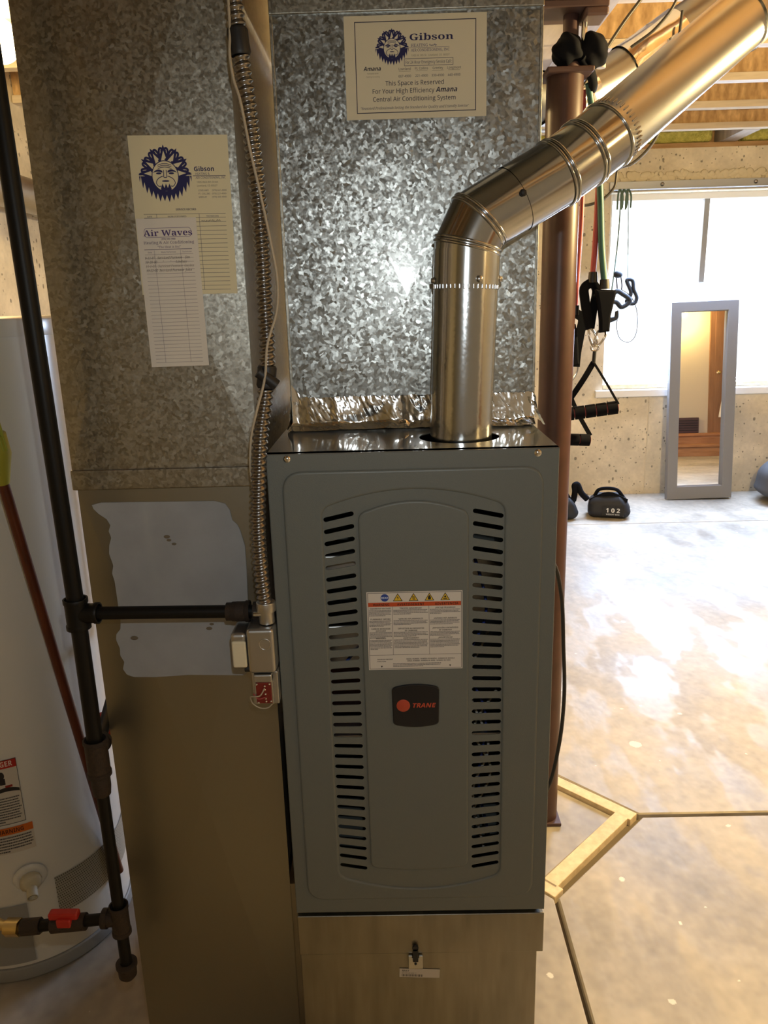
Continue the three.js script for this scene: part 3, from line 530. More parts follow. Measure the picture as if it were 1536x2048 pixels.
// galvanised base under the furnace
const stand = thing('return_air_box', 'bare galvanised sheet metal box under the furnace', 'box');
{
  put('box', metric(span(-0.221, 0.212, 0.0, 0.404, -0.70, -0.004, 0.002)), MAT.galvPlain, stand);
  put('apron', metric(span(-0.222, 0.2225, 0.402, 0.487, -0.708, 0.0, 0.002)), MAT.galvPlain, stand);
  put('seat_flange', metric(span(-0.215, 0.216, 0.485, 0.4945, -0.70, -0.022, 0)), MAT.galvPlain, stand);
  const l = new THREE.Group(); l.name = 'latch'; stand.add(l); l.position.set(-0.010, 0.395, 0.002);
  put('plate', merge([span(-0.013, 0.013, -0.024, 0.0, -0.001, 0.002, 0.0008), span(-0.013, -0.006, -0.002, 0.006, -0.001, 0.003, 0.0008), span(0.006, 0.013, -0.002, 0.006, -0.001, 0.003, 0.0008)]), MAT.steel, l);
  put('tongue', merge([span(-0.005, 0.005, -0.006, 0.024, 0.002, 0.005, 0.001), at(new THREE.CylinderGeometry(0.0055, 0.0055, 0.004, 16).rotateX(Math.PI / 2), 0, 0.024, 0.003)]), MAT.dark, l);
  put('rivet', at(new THREE.SphereGeometry(0.0025, 10, 8), 0, -0.012, 0.002), MAT.dark, l);
}
{ const m = single('stock_sticker', sheet(0.074, 0.019, 0, 0, 0), print(skuTex, 0.55), 'small white bar code sticker under the base latch', 'sticker'); m.position.set(-0.003, 0.3545, -0.003); m.rotation.z = -0.05; }

// ------------------------------------------------------------------ sheet metal ducts
// front sheet with diagonal cross breaks: the centre stands a little proud
function crossBroken(x0, x1, y0, y1, z, cx, cy, bulge) {
  const g = new THREE.BufferGeometry(), c = [cx, cy, z + bulge], a = [x0, y0, z], b = [x1, y0, z], d = [x1, y1, z], e = [x0, y1, z];
  g.setAttribute('position', new THREE.Float32BufferAttribute([a, b, c, b, d, c, d, e, c, e, a, c].flat(), 3)); g.computeVertexNormals(); return metric(g);
}
const plenum = thing('supply_plenum', 'shiny spangled galvanised plenum standing on the furnace', 'duct');
{
  const x0 = -0.204, x1 = 0.2195, y0 = 1.335, y1 = 1.995, z = -0.225;
  put('front_sheet', crossBroken(x0, x1, y0, y1, z, 0.002, 1.56, 0.0055), MAT.galv, plenum);
  put('side_sheets', metric(merge([span(x0, x0 + 0.001, y0, y1, -0.70, z, 0), span(x1 - 0.001, x1, y0, y1, -0.70, z, 0), span(x0, x1, y0, y1, -0.70, -0.699, 0)])), MAT.galv, plenum);
  put('drive_cleat', metric(merge([span(x0 - 0.004, x1 + 0.004, 1.99, 2.012, z - 0.002, z + 0.006, 0.002)])), MAT.galvOld, plenum);
  put('upper_section', metric(span(x0, x1, 2.012, 2.268, -0.70, z, 0.002)), MAT.galvOld, plenum);
  for (const x of [x0 - 0.004, x1 - 0.001]) put('corner_seam', metric(span(x, x + 0.005, y0, y1, z - 0.012, z + 0.002, 0.001)), MAT.galvOld, plenum);
}
const trunk = thing('trunk_duct', 'wide galvanised trunk duct under the joists above the furnace', 'duct');
for (const [z0, z1] of [[-0.72, 0.50], [0.50, 1.60], [1.60, 2.38]]) put('duct_section', metric(span(-0.545, 0.325, 2.27, 2.595, z0 + 0.002, z1 - 0.002, 0.003)), MAT.galvSmooth, trunk);
for (const z of [0.50, 1.60]) put('drive_cleat', metric(span(-0.548, 0.33, 2.262, 2.60, z - 0.012, z + 0.012, 0.003)), MAT.galvOld, trunk);
function crumple(nx, ny, place, seed, amp) {
  let s = seed; const R = () => { s = (Math.imul(s, 1664525) + 1013904223) | 0; return (s >>> 8) / 16777216; };
  const folds = []; for (let k = 0; k < 46; k++) { const a = R() * Math.PI; folds.push([R(), R(), Math.cos(a), Math.sin(a) * 0.25, (R() - 0.5) * 2, 0.012 + R() * 0.05, 0.05 + R() * 0.2]); }
  const pos = [], idx = [];
  for (let j = 0; j <= ny; j++) for (let i = 0; i <= nx; i++) {
    const u = i / nx, v = j / ny; let h = 0;
    for (const f of folds) { const d = (u - f[0]) * f[2] * 1 + (v - f[1]) * f[3] * 0.35, far = Math.hypot(u - f[0], (v - f[1]) * 0.2); if (far < f[6]) h += f[4] * Math.max(0, 1 - Math.abs(d) / f[5]) * (1 - far / f[6]); }
    h += (R() - 0.5) * 0.35; const [P, N] = place(u, v, R); pos.push(P[0] + N[0] * h * amp, P[1] + N[1] * h * amp, P[2] + N[2] * h * amp);
  }
  for (let j = 0; j < ny; j++) for (let i = 0; i < nx; i++) { const a = j * (nx + 1) + i, b = a + nx + 1; idx.push(a, a + 1, b, b, a + 1, b + 1); }
  const g = new THREE.BufferGeometry(); g.setAttribute('position', new THREE.Float32BufferAttribute(pos, 3)); g.setIndex(idx); g.computeVertexNormals(); return g;
}
const foilTape = thing('foil_tape', 'crumpled silver foil tape sealing the plenum to the furnace top', 'tape');
{
  const place = (u, v, R) => {
    const x = -0.206 + u * 0.428; // up the sheet, then a cove out on to the cabinet
    const topY = 1.392 + (u < 0.04 ? 0.022 * (1 - u / 0.04) : 0) + (R() - 0.5) * 0.0025;
    if (v > 0.45) { const t = (v - 0.45) / 0.55; return [[x, 1.350 + (topY - 1.350) * t, -0.2205 + 0.004 * (1 - t)], [0, 0, 1]]; }
    const t = v / 0.45; return [[x - (u < 0.03 ? 0.006 * (1 - t) : 0), 1.3365 + 0.0135 * t, -0.2165 + 0.016 * (1 - t) * (1 - t)], [0, 0.5, 0.8]];
  };
  put('front_strip', crumple(150, 20, place, 3, 0.0042), MAT.foil, foilTape);
  put('side_strip', crumple(50, 16, (u, v, R) => [[0.2225 + 0.018 * (1 - v) * (1 - v), 1.3365 + v * 0.05 + (R() - 0.5) * 0.002, -0.205 - u * 0.48], [0.8, 0.4, 0]], 9, 0.003), MAT.foil, foilTape);
  put('side_strip', crumple(50, 16, (u, v, R) => [[-0.207 - 0.008 * (1 - v) * (1 - v), 1.3365 + v * 0.06 + (R() - 0.5) * 0.002, -0.68 + u * 0.475], [-0.8, 0.4, 0]], 15, 0.003), MAT.foil, foilTape);
}
single('reserved_sign', sheet(0.225, 0.149, 0, 0, 0).rotateX(-0.0126).translate(0.0218, 1.911, -0.2235), print(signTex, 0.75), 'tan paper notice headed by a blue sun face on the shiny plenum', 'sign');

const ret = thing('return_duct', 'tall dull galvanised return duct beside the furnace', 'duct');
{
  const x0 = -0.562, x1 = -0.252, z = -0.1;
  put('upper_sheet', crossBroken(x0, x1, 1.295, 2.16, z, -0.405, 1.745, 0.009), MAT.galvOld, ret);
  put('upper_sides', metric(merge([span(x0, x0 + 0.001, 1.295, 2.262, -0.68, z, 0), span(x1 - 0.001, x1, 1.28, 2.262, -0.68, z, 0), span(x0, x1, 1.295, 2.262, -0.681, -0.68, 0), span(x0, x1, 2.16, 2.262, z - 0.002, z, 0)])), MAT.galvOld, ret);
  put('drive_cleat', metric(span(x0 - 0.002, x1 + 0.0, 1.262, 1.296, z - 0.003, z + 0.0045, 0.0025)), MAT.galvOld, ret);
  put('lower_sheet', crossBroken(x0 + 0.005, x1 + 0.004, 0.0, 1.264, z, -0.398, 0.69, 0.008), MAT.galvSmooth, ret);
  put('lower_sides', metric(merge([span(x0 + 0.005, x0 + 0.006, 0, 1.264, -0.68, z, 0), span(x1 - 0.001, x1, 0.5, 1.28, -0.68, z, 0), span(x1, -0.223, 0.0, 0.47, -0.68, z - 0.002, 0), span(x0, x1, 0, 1.264, -0.681, -0.68, 0)])), MAT.galvPlain, ret);
}
{ const m = single('service_card', sheet(0.146, 0.226, 0, 0, 0), print(cardTex, 0.75), 'tan service record card with a blue sun face on the return duct', 'card'); m.position.set(-0.337, 1.684, -0.0942); m.rotation.set(0, 0.0588, -0.008); }
{ const m = single('service_slip', sheet(0.090, 0.221, 0, 0, 0), print(card2Tex, 0.75), 'narrow pale service slip overlapping the tan card', 'card'); m.position.set(-0.3635, 1.572, -0.0916); m.rotation.set(0, 0.0588, 0.005); }
{
  const pts = [[-0.536, 1.236], [-0.520, 1.240], [-0.438, 1.239], [-0.329, 1.238], [-0.312, 1.233], [-0.305, 1.222], [-0.302, 1.204], [-0.294, 1.196], [-0.290, 1.186], [-0.284, 1.159], [-0.284, 1.12], [-0.286, 1.059], [-0.289, 0.975], [-0.292, 0.93], [-0.302, 0.919], [-0.40, 0.922], [-0.46, 0.919], [-0.499, 0.920], [-0.511, 0.925], [-0.517, 0.936], [-0.513, 0.950], [-0.519, 0.962], [-0.518, 0.976], [-0.523, 0.992], [-0.521, 1.003], [-0.513, 1.012], [-0.511, 1.027], [-0.512, 1.06], [-0.513, 1.10], [-0.516, 1.115], [-0.512, 1.129], [-0.517, 1.150], [-0.515, 1.165], [-0.510, 1.178], [-0.513, 1.190], [-0.509, 1.200], [-0.514, 1.211], [-0.526, 1.220], [-0.534, 1.229]];
  const lean = (g) => { const p = g.attributes.position; for (let i = 0; i < p.count; i++) p.setZ(i, p.getZ(i) + 0.008 * (1.264 - p.getY(i)) / 0.574); return g; };
  const pn = noiseField(256, 5, 5, 611, 0.6);
  const m = thing('grey_patch', 'large grey tape patch with torn edges on the return duct', 'patch');
  put('film', lean(metric(extrude(poly(pts), 0.0006, 0.0004, 1).translate(0, 0, -0.0996))), phy({ color: col(1, 1, 1), roughness: 0.42, map: dataTex(256, (i) => { const t = 0.62 + (pn[i] - 0.5) * 0.07; return [t * 0.98, t, t * 1.03]; }, true, 0.3) }), m);
  for (const [x, y, s] of [[-0.415, 1.178, 0.004], [-0.412, 1.172, 0.003], [-0.404, 1.165, 0.003], [-0.352, 1.018, 0.003], [-0.357, 1.010, 0.004], [-0.49, 0.995, 0.005]]) { const g = new THREE.IcosahedronGeometry(s, 1); g.scale(1.4, 0.8, 0.15); put('smudge', lean(at(g, x, y, -0.0984)), MAT.dirt, m); }
}

// ------------------------------------------------------------------ flue pipe made of mitred sections
const flue = thing('flue_pipe', 'shiny galvanised flue pipe rising from the furnace and bending right', 'pipe');
{
  const N = [[0.081, 1.255, -0.118], [0.094, 1.632, -0.120], [0.112, 1.668, -0.121], [0.236, 1.737, -0.150], [0.280, 1.766, -0.165], [0.318, 1.793, -0.180], [0.900, 2.248, -0.508]].map((p) => V(...p));
  const dirs = N.slice(1).map((p, i) => p.clone().sub(N[i]).normalize());
  const norms = N.map((p, i) => (i === 0 ? dirs[0] : i === N.length - 1 ? dirs[i - 1] : dirs[i - 1].clone().add(dirs[i])).clone().normalize());
  const ring = (p, d, n, r, k, seg) => { const u = V(0, 0, 1).addScaledVector(d, -d.z).normalize(), v = d.clone().cross(u), a = k / seg * Math.PI * 2, q = p.clone().addScaledVector(u, Math.cos(a) * r).addScaledVector(v, Math.sin(a) * r), t = p.clone().sub(q).dot(n) / d.dot(n); return [q.addScaledVector(d, t), u.multiplyScalar(Math.cos(a)).addScaledVector(v, Math.sin(a))]; };
  const section = (i, r) => {
    const seg = 64, d = dirs[i], pos = [], nor = [], uv = [], idx = [], L = N[i + 1].distanceTo(N[i]);
    for (let k = 0; k <= seg; k++) { const [a, n] = ring(N[i], d, norms[i], r, k, seg), [b] = ring(N[i + 1], d, norms[i + 1], r, k, seg); pos.push(...a.toArray(), ...b.toArray()); nor.push(...n.toArray(), ...n.toArray()); uv.push(k / seg * 6.283 * r, 0, k / seg * 6.283 * r, L); }
    for (let k = 0; k < seg; k++) { const a = k * 2; idx.push(a, a + 2, a + 1, a + 1, a + 2, a + 3); }
    const g = new THREE.BufferGeometry(); g.setAttribute('position', new THREE.Float32BufferAttribute(pos, 3)); g.setAttribute('normal', new THREE.Float32BufferAttribute(nor, 3)); g.setAttribute('uv', new THREE.Float32BufferAttribute(uv, 2)); g.setIndex(idx); return g;
  };
  const bead = (p, d, n, r, t) => { const pts = []; for (let k = 0; k < 48; k++) pts.push(ring(p, d, n, r, k, 48)[0]); return new THREE.TubeGeometry(new THREE.CatmullRomCurve3(pts, true), 96, t, 8, true); };
  const R = 0.0506;
  put('riser', section(0, R), MAT.flue, flue);
  put('gore', section(1, R), MAT.flueBright, flue); put('gore', section(2, R), MAT.flueBright, flue); put('gore', section(3, R + 0.0006), MAT.flueBright, flue); put('gore', section(4, R + 0.0006), MAT.flueBright, flue);
  put('long_run', section(5, R - 0.0006), MAT.flueRun, flue);
  for (let i = 1; i <= 5; i++) { const d = dirs[i - 1].clone().add(dirs[i]).normalize(); for (const o of i < 5 ? [-0.0035, 0.0035] : [0]) put('seam_bead', bead(N[i].clone().addScaledVector(norms[i], o), d, norms[i], R + 0.0012, 0.0026), MAT.flueBright, flue); }
  // sleeve and crimped ends
  const mid = (i, t) => N[i].clone().lerp(N[i + 1], t);
  const sleeve = (a, b, i, r) => { const g = new THREE.CylinderGeometry(r, r, a.distanceTo(b), 56, 1, true); g.translate(0, a.distanceTo(b) / 2, 0); g.applyQuaternion(new THREE.Quaternion().setFromUnitVectors(V(0, 1, 0), dirs[i])); return g.translate(...a.toArray()); };
  put('sleeve', metric(sleeve(mid(0, 0.845), mid(0, 0.985), 0, R + 0.0012)), MAT.flueBright, flue);
  const crimps = (p, d, r, n, len) => { const out = [], u = V(0, 0, 1).addScaledVector(d, -d.z).normalize(), v = d.clone().cross(u), q = new THREE.Quaternion().setFromUnitVectors(V(0, 1, 0), d); for (let k = 0; k < n; k++) { const a = k / n * Math.PI * 2, g = new THREE.CapsuleGeometry(0.0012, len, 2, 6); g.applyQuaternion(q); out.push(g.translate(...p.clone().addScaledVector(u, Math.cos(a) * r).addScaledVector(v, Math.sin(a) * r).toArray())); } return merge(out); };
  put('crimped_end', crimps(mid(0, 0.838), dirs[0], R + 0.0002, 44, 0.006), MAT.flueBright, flue);
  put('crimped_end', crimps(mid(5, 0.020), dirs[5], R + 0.0003, 44, 0.009), MAT.flueBright, flue);
  put('collar', metric(sleeve(mid(2, 0.45), mid(2, 0.97), 2, R + 0.0010)), MAT.flueBright, flue);
  for (const a of [-1.35, 0.3, 1.45]) { const p = mid(0, 0.865); put('screw', aim(lathe([[0, 0.005], [0.004, 0.005], [0.004, 0.002], [0.0055, 0.0015], [0.0055, 0], [0, 0]], 8), [Math.sin(a), 0, Math.cos(a)], [p.x + Math.sin(a) * (R + 0.001), p.y, p.z + Math.cos(a) * (R + 0.001)]), MAT.steel, flue); }
  { const p = mid(2, 0.42), d = dirs[2], u = V(0, 0, 1).addScaledVector(d, -d.z).normalize(); put('screw', aim(lathe([[0, 0.005], [0.004, 0.005], [0.004, 0.002], [0.0055, 0.0015], [0.0055, 0], [0, 0]], 8), u.toArray(), p.addScaledVector(u, R + 0.001).toArray()), MAT.dark, flue); }
  { const p = mid(5, 0.43), d = dirs[5]; put('hanger_band', metric(sleeve(p, p.clone().addScaledVector(d, 0.02), 5, R + 0.002)), MAT.zinc, flue); }
}

// round branch duct behind the column
const branch = thing('branch_duct', 'dull round branch duct taped with foil behind the column', 'duct');
{
  const c = new THREE.CatmullRomCurve3([V(0.16, 2.10, -0.72), V(0.30, 2.085, -1.08), V(0.45, 2.075, -1.24), V(0.62, 2.15, -1.32), V(0.86, 2.30, -1.36), V(1.15, 2.47, -1.38), V(1.5, 2.55, -1.9)], false, 'centripetal');
  put('pipe', new THREE.TubeGeometry(c, 80, 0.068, 28), MAT.dullZinc, branch);
  for (const t of [0.33, 0.47, 0.60, 0.66, 0.74]) { const p = c.getPointAt(t), d = c.getTangentAt(t); const g = new THREE.TorusGeometry(0.069, 0.0035, 8, 40); g.applyQuaternion(new THREE.Quaternion().setFromUnitVectors(V(0, 0, 1), d)); put('seam_bead', g.translate(...p.toArray()), MAT.steel, branch); }
  for (const [t, w] of [[0.30, 0.10], [0.46, 0.09]]) {
    put('foil_wrap', crumple(44, 14, (u, v, R) => { const q = t + (v - 0.5) * w, p = c.getPointAt(q), d = c.getTangentAt(q), e = V(0, 0, 1).addScaledVector(d, -d.z).normalize(), f = d.clone().cross(e), a = u * Math.PI * 2, n = e.multiplyScalar(Math.cos(a)).addScaledVector(f, Math.sin(a)); return [p.addScaledVector(n, 0.0725).toArray(), n.toArray()]; }, 31 + t * 10, 0.004), MAT.foil, branch);
  }
}

// ------------------------------------------------------------------ steel column and what hangs on it
const COLX = 0.408, COLZ = -0.93;
const column = thing('support_column', 'red brown adjustable steel support column behind the furnace', 'column');
{
  put('post', metric(at(new THREE.CylinderGeometry(0.0445, 0.0445, 2.075, 40), COLX, 2.075 / 2 - 0.008, COLZ)), MAT.column, column);
  put('base_plate', span(COLX - 0.05, COLX + 0.05, -0.011, -0.001, COLZ - 0.05, COLZ + 0.05), MAT.primer, column);
  put('head_plate', at(new RoundedBoxGeometry(0.112, 0.012, 0.112, 2, 0.004), COLX + 0.002, 2.070, COLZ), MAT.primer, column);
  put('screw_jack', at(lathe([[0.030, 0], [0.030, 0.02], [0.0185, 0.03], [0.0185, 0.12], [0, 0.12]], 24), COLX + 0.010, 2.08, COLZ), MAT.primer, column);
  put('bearing_plate', merge([span(COLX - 0.075, COLX + 0.085, 2.196, 2.211, COLZ - 0.06, COLZ + 0.06, 0.003), span(COLX + 0.03, COLX + 0.085, 2.178, 2.197, COLZ - 0.02, COLZ + 0.06, 0.006)]), MAT.primer, column);
  put('bolt', rod([COLX + 0.04, 2.085, COLZ + 0.01], [COLX + 0.04, 2.196, COLZ + 0.01], 0.007), MAT.chrome, column);
}
const anchor = thing('band_anchor', 'black padded strap wound round the column head', 'strap');
{
  const lump = (x, y, z, a, b, c) => { const g = new THREE.SphereGeometry(1, 32, 24), p = g.attributes.position; for (let i = 0; i < p.count; i++) { const q = V().fromBufferAttribute(p, i), k = 1 + 0.08 * Math.sin(q.x * 5 + q.y * 4) + 0.05 * Math.sin(q.z * 7 + q.y * 6); p.setXYZ(i, q.x * k * a, q.y * k * b, q.z * k * c); } g.computeVertexNormals(); return at(g, x, y, z); };
  put('pad', lump(COLX + 0.004, 2.118, COLZ + 0.01, 0.037, 0.038, 0.04), MAT.webbing, anchor);
  put('pad', lump(COLX + 0.062, 2.117, COLZ + 0.012, 0.036, 0.040, 0.03), MAT.webbing, anchor);
  put('sleeve', rod([COLX + 0.088, 2.13, COLZ - 0.01], [COLX + 0.088, 2.085, COLZ - 0.01], 0.011), MAT.cream, anchor);
  put('loop', wire([[COLX + 0.03, 2.10, COLZ + 0.03], [COLX + 0.06, 2.075, COLZ + 0.0], [COLX + 0.075, 2.058, COLZ - 0.03], [COLX + 0.08, 2.05, COLZ - 0.06]], 0.012, 24), MAT.webbing, anchor);
}
function grips(parent, a, b, n, r) { const A = V(...a), B = V(...b); for (let k = 0; k < n; k++) { const p = A.clone().lerp(B, (k + 0.04) / n), q = A.clone().lerp(B, (k + 0.93) / n); put('foam_grip', rod(p.toArray(), q.toArray(), r, r, 20), MAT.foam, parent); } put('bar', rod(a, b, r * 0.7), MAT.redRubber, parent); }
const strapRibbon = (pts, w, t) => { // flat webbing seen broadside
  const c = new THREE.CatmullRomCurve3(pts.map((p) => V(...p)), false, 'centripetal'), n = 24, g = [], out = [];
  for (let i = 0; i <= n; i++) { const p = c.getPointAt(i / n), d = c.getTangentAt(i / n), s = d.clone().cross(V(0, 0, 1)).normalize().multiplyScalar(w / 2); for (const [e, zz] of [[1, t], [-1, t], [-1, -t], [1, -t]]) g.push(p.x + s.x * e, p.y + s.y * e, p.z + zz); }
  for (let i = 0; i < n; i++) for (let k = 0; k < 4; k++) { const a = i * 4 + k, b = i * 4 + (k + 1) % 4; out.push(a, b, a + 4, b, b + 4, a + 4); }
  const q = new THREE.BufferGeometry(); q.setAttribute('position', new THREE.Float32BufferAttribute(g, 3)); q.setIndex(out); return toCreasedNormals(q, 0.6);
};
const Z1 = -1.0;
const band = thing('exercise_band', 'red and green exercise tubes with a foam bar handle hanging beside the column', 'exercise band');
{
  put('tube', wire([[0.480, 2.06, -0.975], [0.497, 2.02, Z1], [0.512, 1.93, Z1], [0.517, 1.85, Z1], [0.516, 1.70, Z1], [0.513, 1.61, Z1]], 0.0075), MAT.redRubber, band);
  put('tube', wire([[0.474, 2.06, -0.97], [0.488, 2.02, Z1 + 0.01], [0.508, 1.92, Z1 + 0.01], [0.521, 1.80, Z1 + 0.01], [0.530, 1.68, Z1 + 0.01], [0.542, 1.585, Z1 + 0.01]], 0.0085), MAT.greenRubber, band);
  put('ferrule', rod([0.513, 1.615, Z1], [0.513, 1.588, Z1], 0.011, 0.013), MAT.blackPlastic, band);
  put('ferrule', rod([0.542, 1.595, Z1 + 0.01], [0.543, 1.570, Z1 + 0.01], 0.012, 0.014), MAT.blackPlastic, band);
  put('handle_strap', strapRibbon([[0.513, 1.590, Z1], [0.492, 1.575, Z1], [0.494, 1.545, Z1], [0.503, 1.50, Z1], [0.512, 1.468, Z1]], 0.024, 0.004), MAT.webbing, band);
  put('handle_strap', strapRibbon([[0.514, 1.590, Z1 - 0.01], [0.526, 1.57, Z1 - 0.01], [0.520, 1.52, Z1 - 0.01], [0.514, 1.468, Z1 - 0.01]], 0.022, 0.004), MAT.webbing, band);
  const hs = poly([[0.517, 1.570], [0.571, 1.567], [0.572, 1.555], [0.561, 1.50], [0.560, 1.46], [0.534, 1.457], [0.532, 1.49], [0.524, 1.54]]);
  put('grip', extrude(hs, 0.012, 0.006, 3).translate(0, 0, Z1 + 0.005), MAT.foam, band);
  for (const p of [[[0.508, 1.470], [0.510, 1.445], [0.524, 1.420], [0.531, 1.432], [0.520, 1.462]], [[0.553, 1.458], [0.552, 1.446], [0.532, 1.421], [0.524, 1.432], [0.536, 1.462]]]) put('carabiner', wire(p.map(([x, y], i) => [x, y, Z1 + 0.004 * (i % 2)]), 0.0032, 40, 8, true), MAT.chrome, band);
  put('ring', new THREE.TorusGeometry(0.010, 0.003, 8, 24).translate(0.5265, 1.418, Z1), MAT.chrome, band);
  put('swivel', rod([0.5265, 1.408, Z1], [0.525, 1.376, Z1], 0.005), MAT.blackPlastic, band);
  put('strap', strapRibbon([[0.525, 1.378, Z1], [0.560, 1.325, Z1], [0.599, 1.262, Z1]], 0.006, 0.002), MAT.webbing, band);
  put('strap', strapRibbon([[0.525, 1.378, Z1], [0.502, 1.335, Z1 - 0.004], [0.455, 1.255, Z1 - 0.02]], 0.015, 0.002), MAT.webbing, band);
  grips(band, [0.424, 1.228, Z1 - 0.03], [0.601, 1.252, Z1 - 0.01], 6, 0.0185);
}
const band2 = thing('exercise_band', 'second red exercise tube with foam bar handle half hidden by the column', 'exercise band');
{
  const z = -1.03;
  put('tube', wire([[0.468, 2.05, -0.99], [0.482, 1.95, z], [0.484, 1.75, z], [0.479, 1.60, z], [0.477, 1.52, z]], 0.006), MAT.redRubber, band2);
  put('ferrule', rod([0.477, 1.53, z], [0.477, 1.505, z], 0.010), MAT.blackPlastic, band2);
  put('handle_strap', strapRibbon([[0.477, 1.51, z], [0.497, 1.495, z], [0.492, 1.455, z], [0.484, 1.40, z], [0.482, 1.365, z]], 0.024, 0.005), MAT.webbing, band2);
  put('grip', extrude(poly([[0.462, 1.49], [0.478, 1.48], [0.484, 1.45], [0.488, 1.41], [0.492, 1.372], [0.462, 1.362]]), 0.012, 0.005, 2).translate(0, 0, z - 0.006), MAT.foam, band2);
  put('carabiner', wire([[0.488, 1.368, z], [0.485, 1.345, z], [0.470, 1.325, z], [0.462, 1.34, z], [0.47, 1.365, z]], 0.0032, 40, 8, true), MAT.chrome, band2);
  put('strap', strapRibbon([[0.468, 1.325, z], [0.474, 1.295, z - 0.03], [0.500, 1.235, z - 0.03], [0.540, 1.165, z - 0.03]], 0.012, 0.002), MAT.webbing, band2);
  put('strap', strapRibbon([[0.468, 1.325, z], [0.455, 1.28, z - 0.02], [0.40, 1.165, z - 0.03]], 0.012, 0.002), MAT.webbing, band2);
  grips(band2, [0.385, 1.160, z - 0.03], [0.540, 1.152, z - 0.03], 5, 0.0175);
}
single('power_cable', wire([[0.226, 1.10, -0.26], [0.276, 1.055, -0.28], [0.300, 0.98, -0.30], [0.309, 0.86, -0.30], [0.314, 0.75, -0.30], [0.306, 0.63, -0.30], [0.280, 0.53, -0.29], [0.2275, 0.47, -0.28]], 0.0042, 80), MAT.cable, 'black cable drooping along the right side of the furnace', 'cable');
for (const [pts, r, label] of [
  [[[0.40, 1.93, -1.18], [0.46, 2.03, -1.16], [0.505, 2.10, -1.15], [0.60, 2.24, -1.16], [0.67, 2.33, -1.16], [0.72, 2.42, -1.16], [0.74, 2.60, -1.16]], 0.0045, 'black wire running from the column up to the joists'],
  [[[0.72, 2.62, -1.16], [0.735, 2.36, -1.16], [0.742, 2.30, -1.16], [0.70, 2.24, -1.18], [0.64, 2.2, -1.2]], 0.004, 'black wire looping over the branch duct'],
  [[[0.79, 2.3, -1.25], [0.775, 2.08, -1.27], [0.745, 1.98, -1.29], [0.690, 1.925, -1.3], [0.650, 1.91, -1.3], [0.640, 1.86, -1.3], [0.600, 1.825, -1.3], [0.545, 1.815, -1.3], [0.48, 1.86, -1.25]], 0.0042, 'black wire sagging under the flue pipe'],
]) single('ceiling_wire', wire(pts, r, 90), MAT.cable, label, 'wire');

// ------------------------------------------------------------------ flexible conduit, junction box, gas piping
const conduit = thing('flexible_conduit', 'ribbed flexible metal conduit running down beside the furnace', 'conduit');
{
  const c = new THREE.CatmullRomCurve3([[-0.216, 2.262, -0.02], [-0.222, 2.15, -0.01], [-0.224, 2.02, 0.0], [-0.2225, 1.937, 0], [-0.221, 1.902, 0], [-0.218, 1.861, 0], [-0.213, 1.800, 0], [-0.209, 1.725, 0], [-0.207, 1.647, 0], [-0.208, 1.558, 0], [-0.209, 1.488, 0], [-0.212, 1.452, 0], [-0.217, 1.415, 0.003], [-0.225, 1.371, 0.008], [-0.231, 1.317, 0.012], [-0.239, 1.223, 0.010], [-0.240, 1.157, 0.008], [-0.2385, 1.105, 0.006], [-0.237, 1.078, 0.004]].map((p) => V(...p)), false, 'centripetal');
  const L = c.getLength(), pitch = 0.0098, n = Math.round(L / pitch * 8), seg = 18, pos = [], idx = [], fr = c.computeFrenetFrames(n), side0 = V(1, 0, 0);
  for (let i = 0; i <= n; i++) {
    const p = c.getPointAt(i / n), d = c.getTangentAt(i / n), u = side0.clone().addScaledVector(d, -side0.dot(d)).normalize(), v = d.clone().cross(u), s = i / n * L;
    for (let k = 0; k < seg; k++) { const a = k / seg * Math.PI * 2, w = Math.cos((s / pitch) * 2 * Math.PI - a), r = 0.0106 + 0.0016 * Math.sign(w) * Math.sqrt(Math.abs(w)); pos.push(p.x + (u.x * Math.cos(a) + v.x * Math.sin(a)) * r, p.y + (u.y * Math.cos(a) + v.y * Math.sin(a)) * r, p.z + (u.z * Math.cos(a) + v.z * Math.sin(a)) * r); }
  }
  for (let i = 0; i < n; i++) for (let k = 0; k < seg; k++) { const a = i * seg + k, b = i * seg + (k + 1) % seg; idx.push(a, b, a + seg, b, b + seg, a + seg); }
  const g = new THREE.BufferGeometry(); g.setAttribute('position', new THREE.Float32BufferAttribute(pos, 3)); g.setIndex(idx); g.computeVertexNormals();
  put('ribbed_sleeve', g, std({ color: col(0.27, 0.26, 0.255), metalness: 1, roughness: 0.28 }), conduit);
  const wrap = (y, z) => { let best = 0, bd = 9; for (let t = 0; t <= 1; t += 0.001) { const q = Math.abs(c.getPointAt(t).y - y); if (q < bd) { bd = q; best = t; } } const p = c.getPointAt(best), d = c.getTangentAt(best); return aim(lathe([[0.0125, -0.017], [0.0142, -0.014], [0.0138, 0], [0.0146, 0.012], [0.0125, 0.016]], 24), d.toArray(), p.toArray()); };
  put('tape_band', wrap(1.888), MAT.tape, conduit);
  { const g2 = merge([wrap(1.448), rod([-0.222, 1.458, 0.012], [-0.198, 1.437, 0.006], 0.009)]); put('tape_band', g2, MAT.tape, conduit); }
  put('connector', at(lathe([[0.0125, 0], [0.0125, 0.018], [0.0155, 0.02], [0.0155, 0.034], [0.0135, 0.036], [0, 0.036]], 24), -0.237, 1.062, 0.004), MAT.zinc, conduit);
  put('clamp_screw', rod([-0.256, 1.079, 0.012], [-0.244, 1.079, 0.012], 0.004), MAT.chrome, conduit);
}
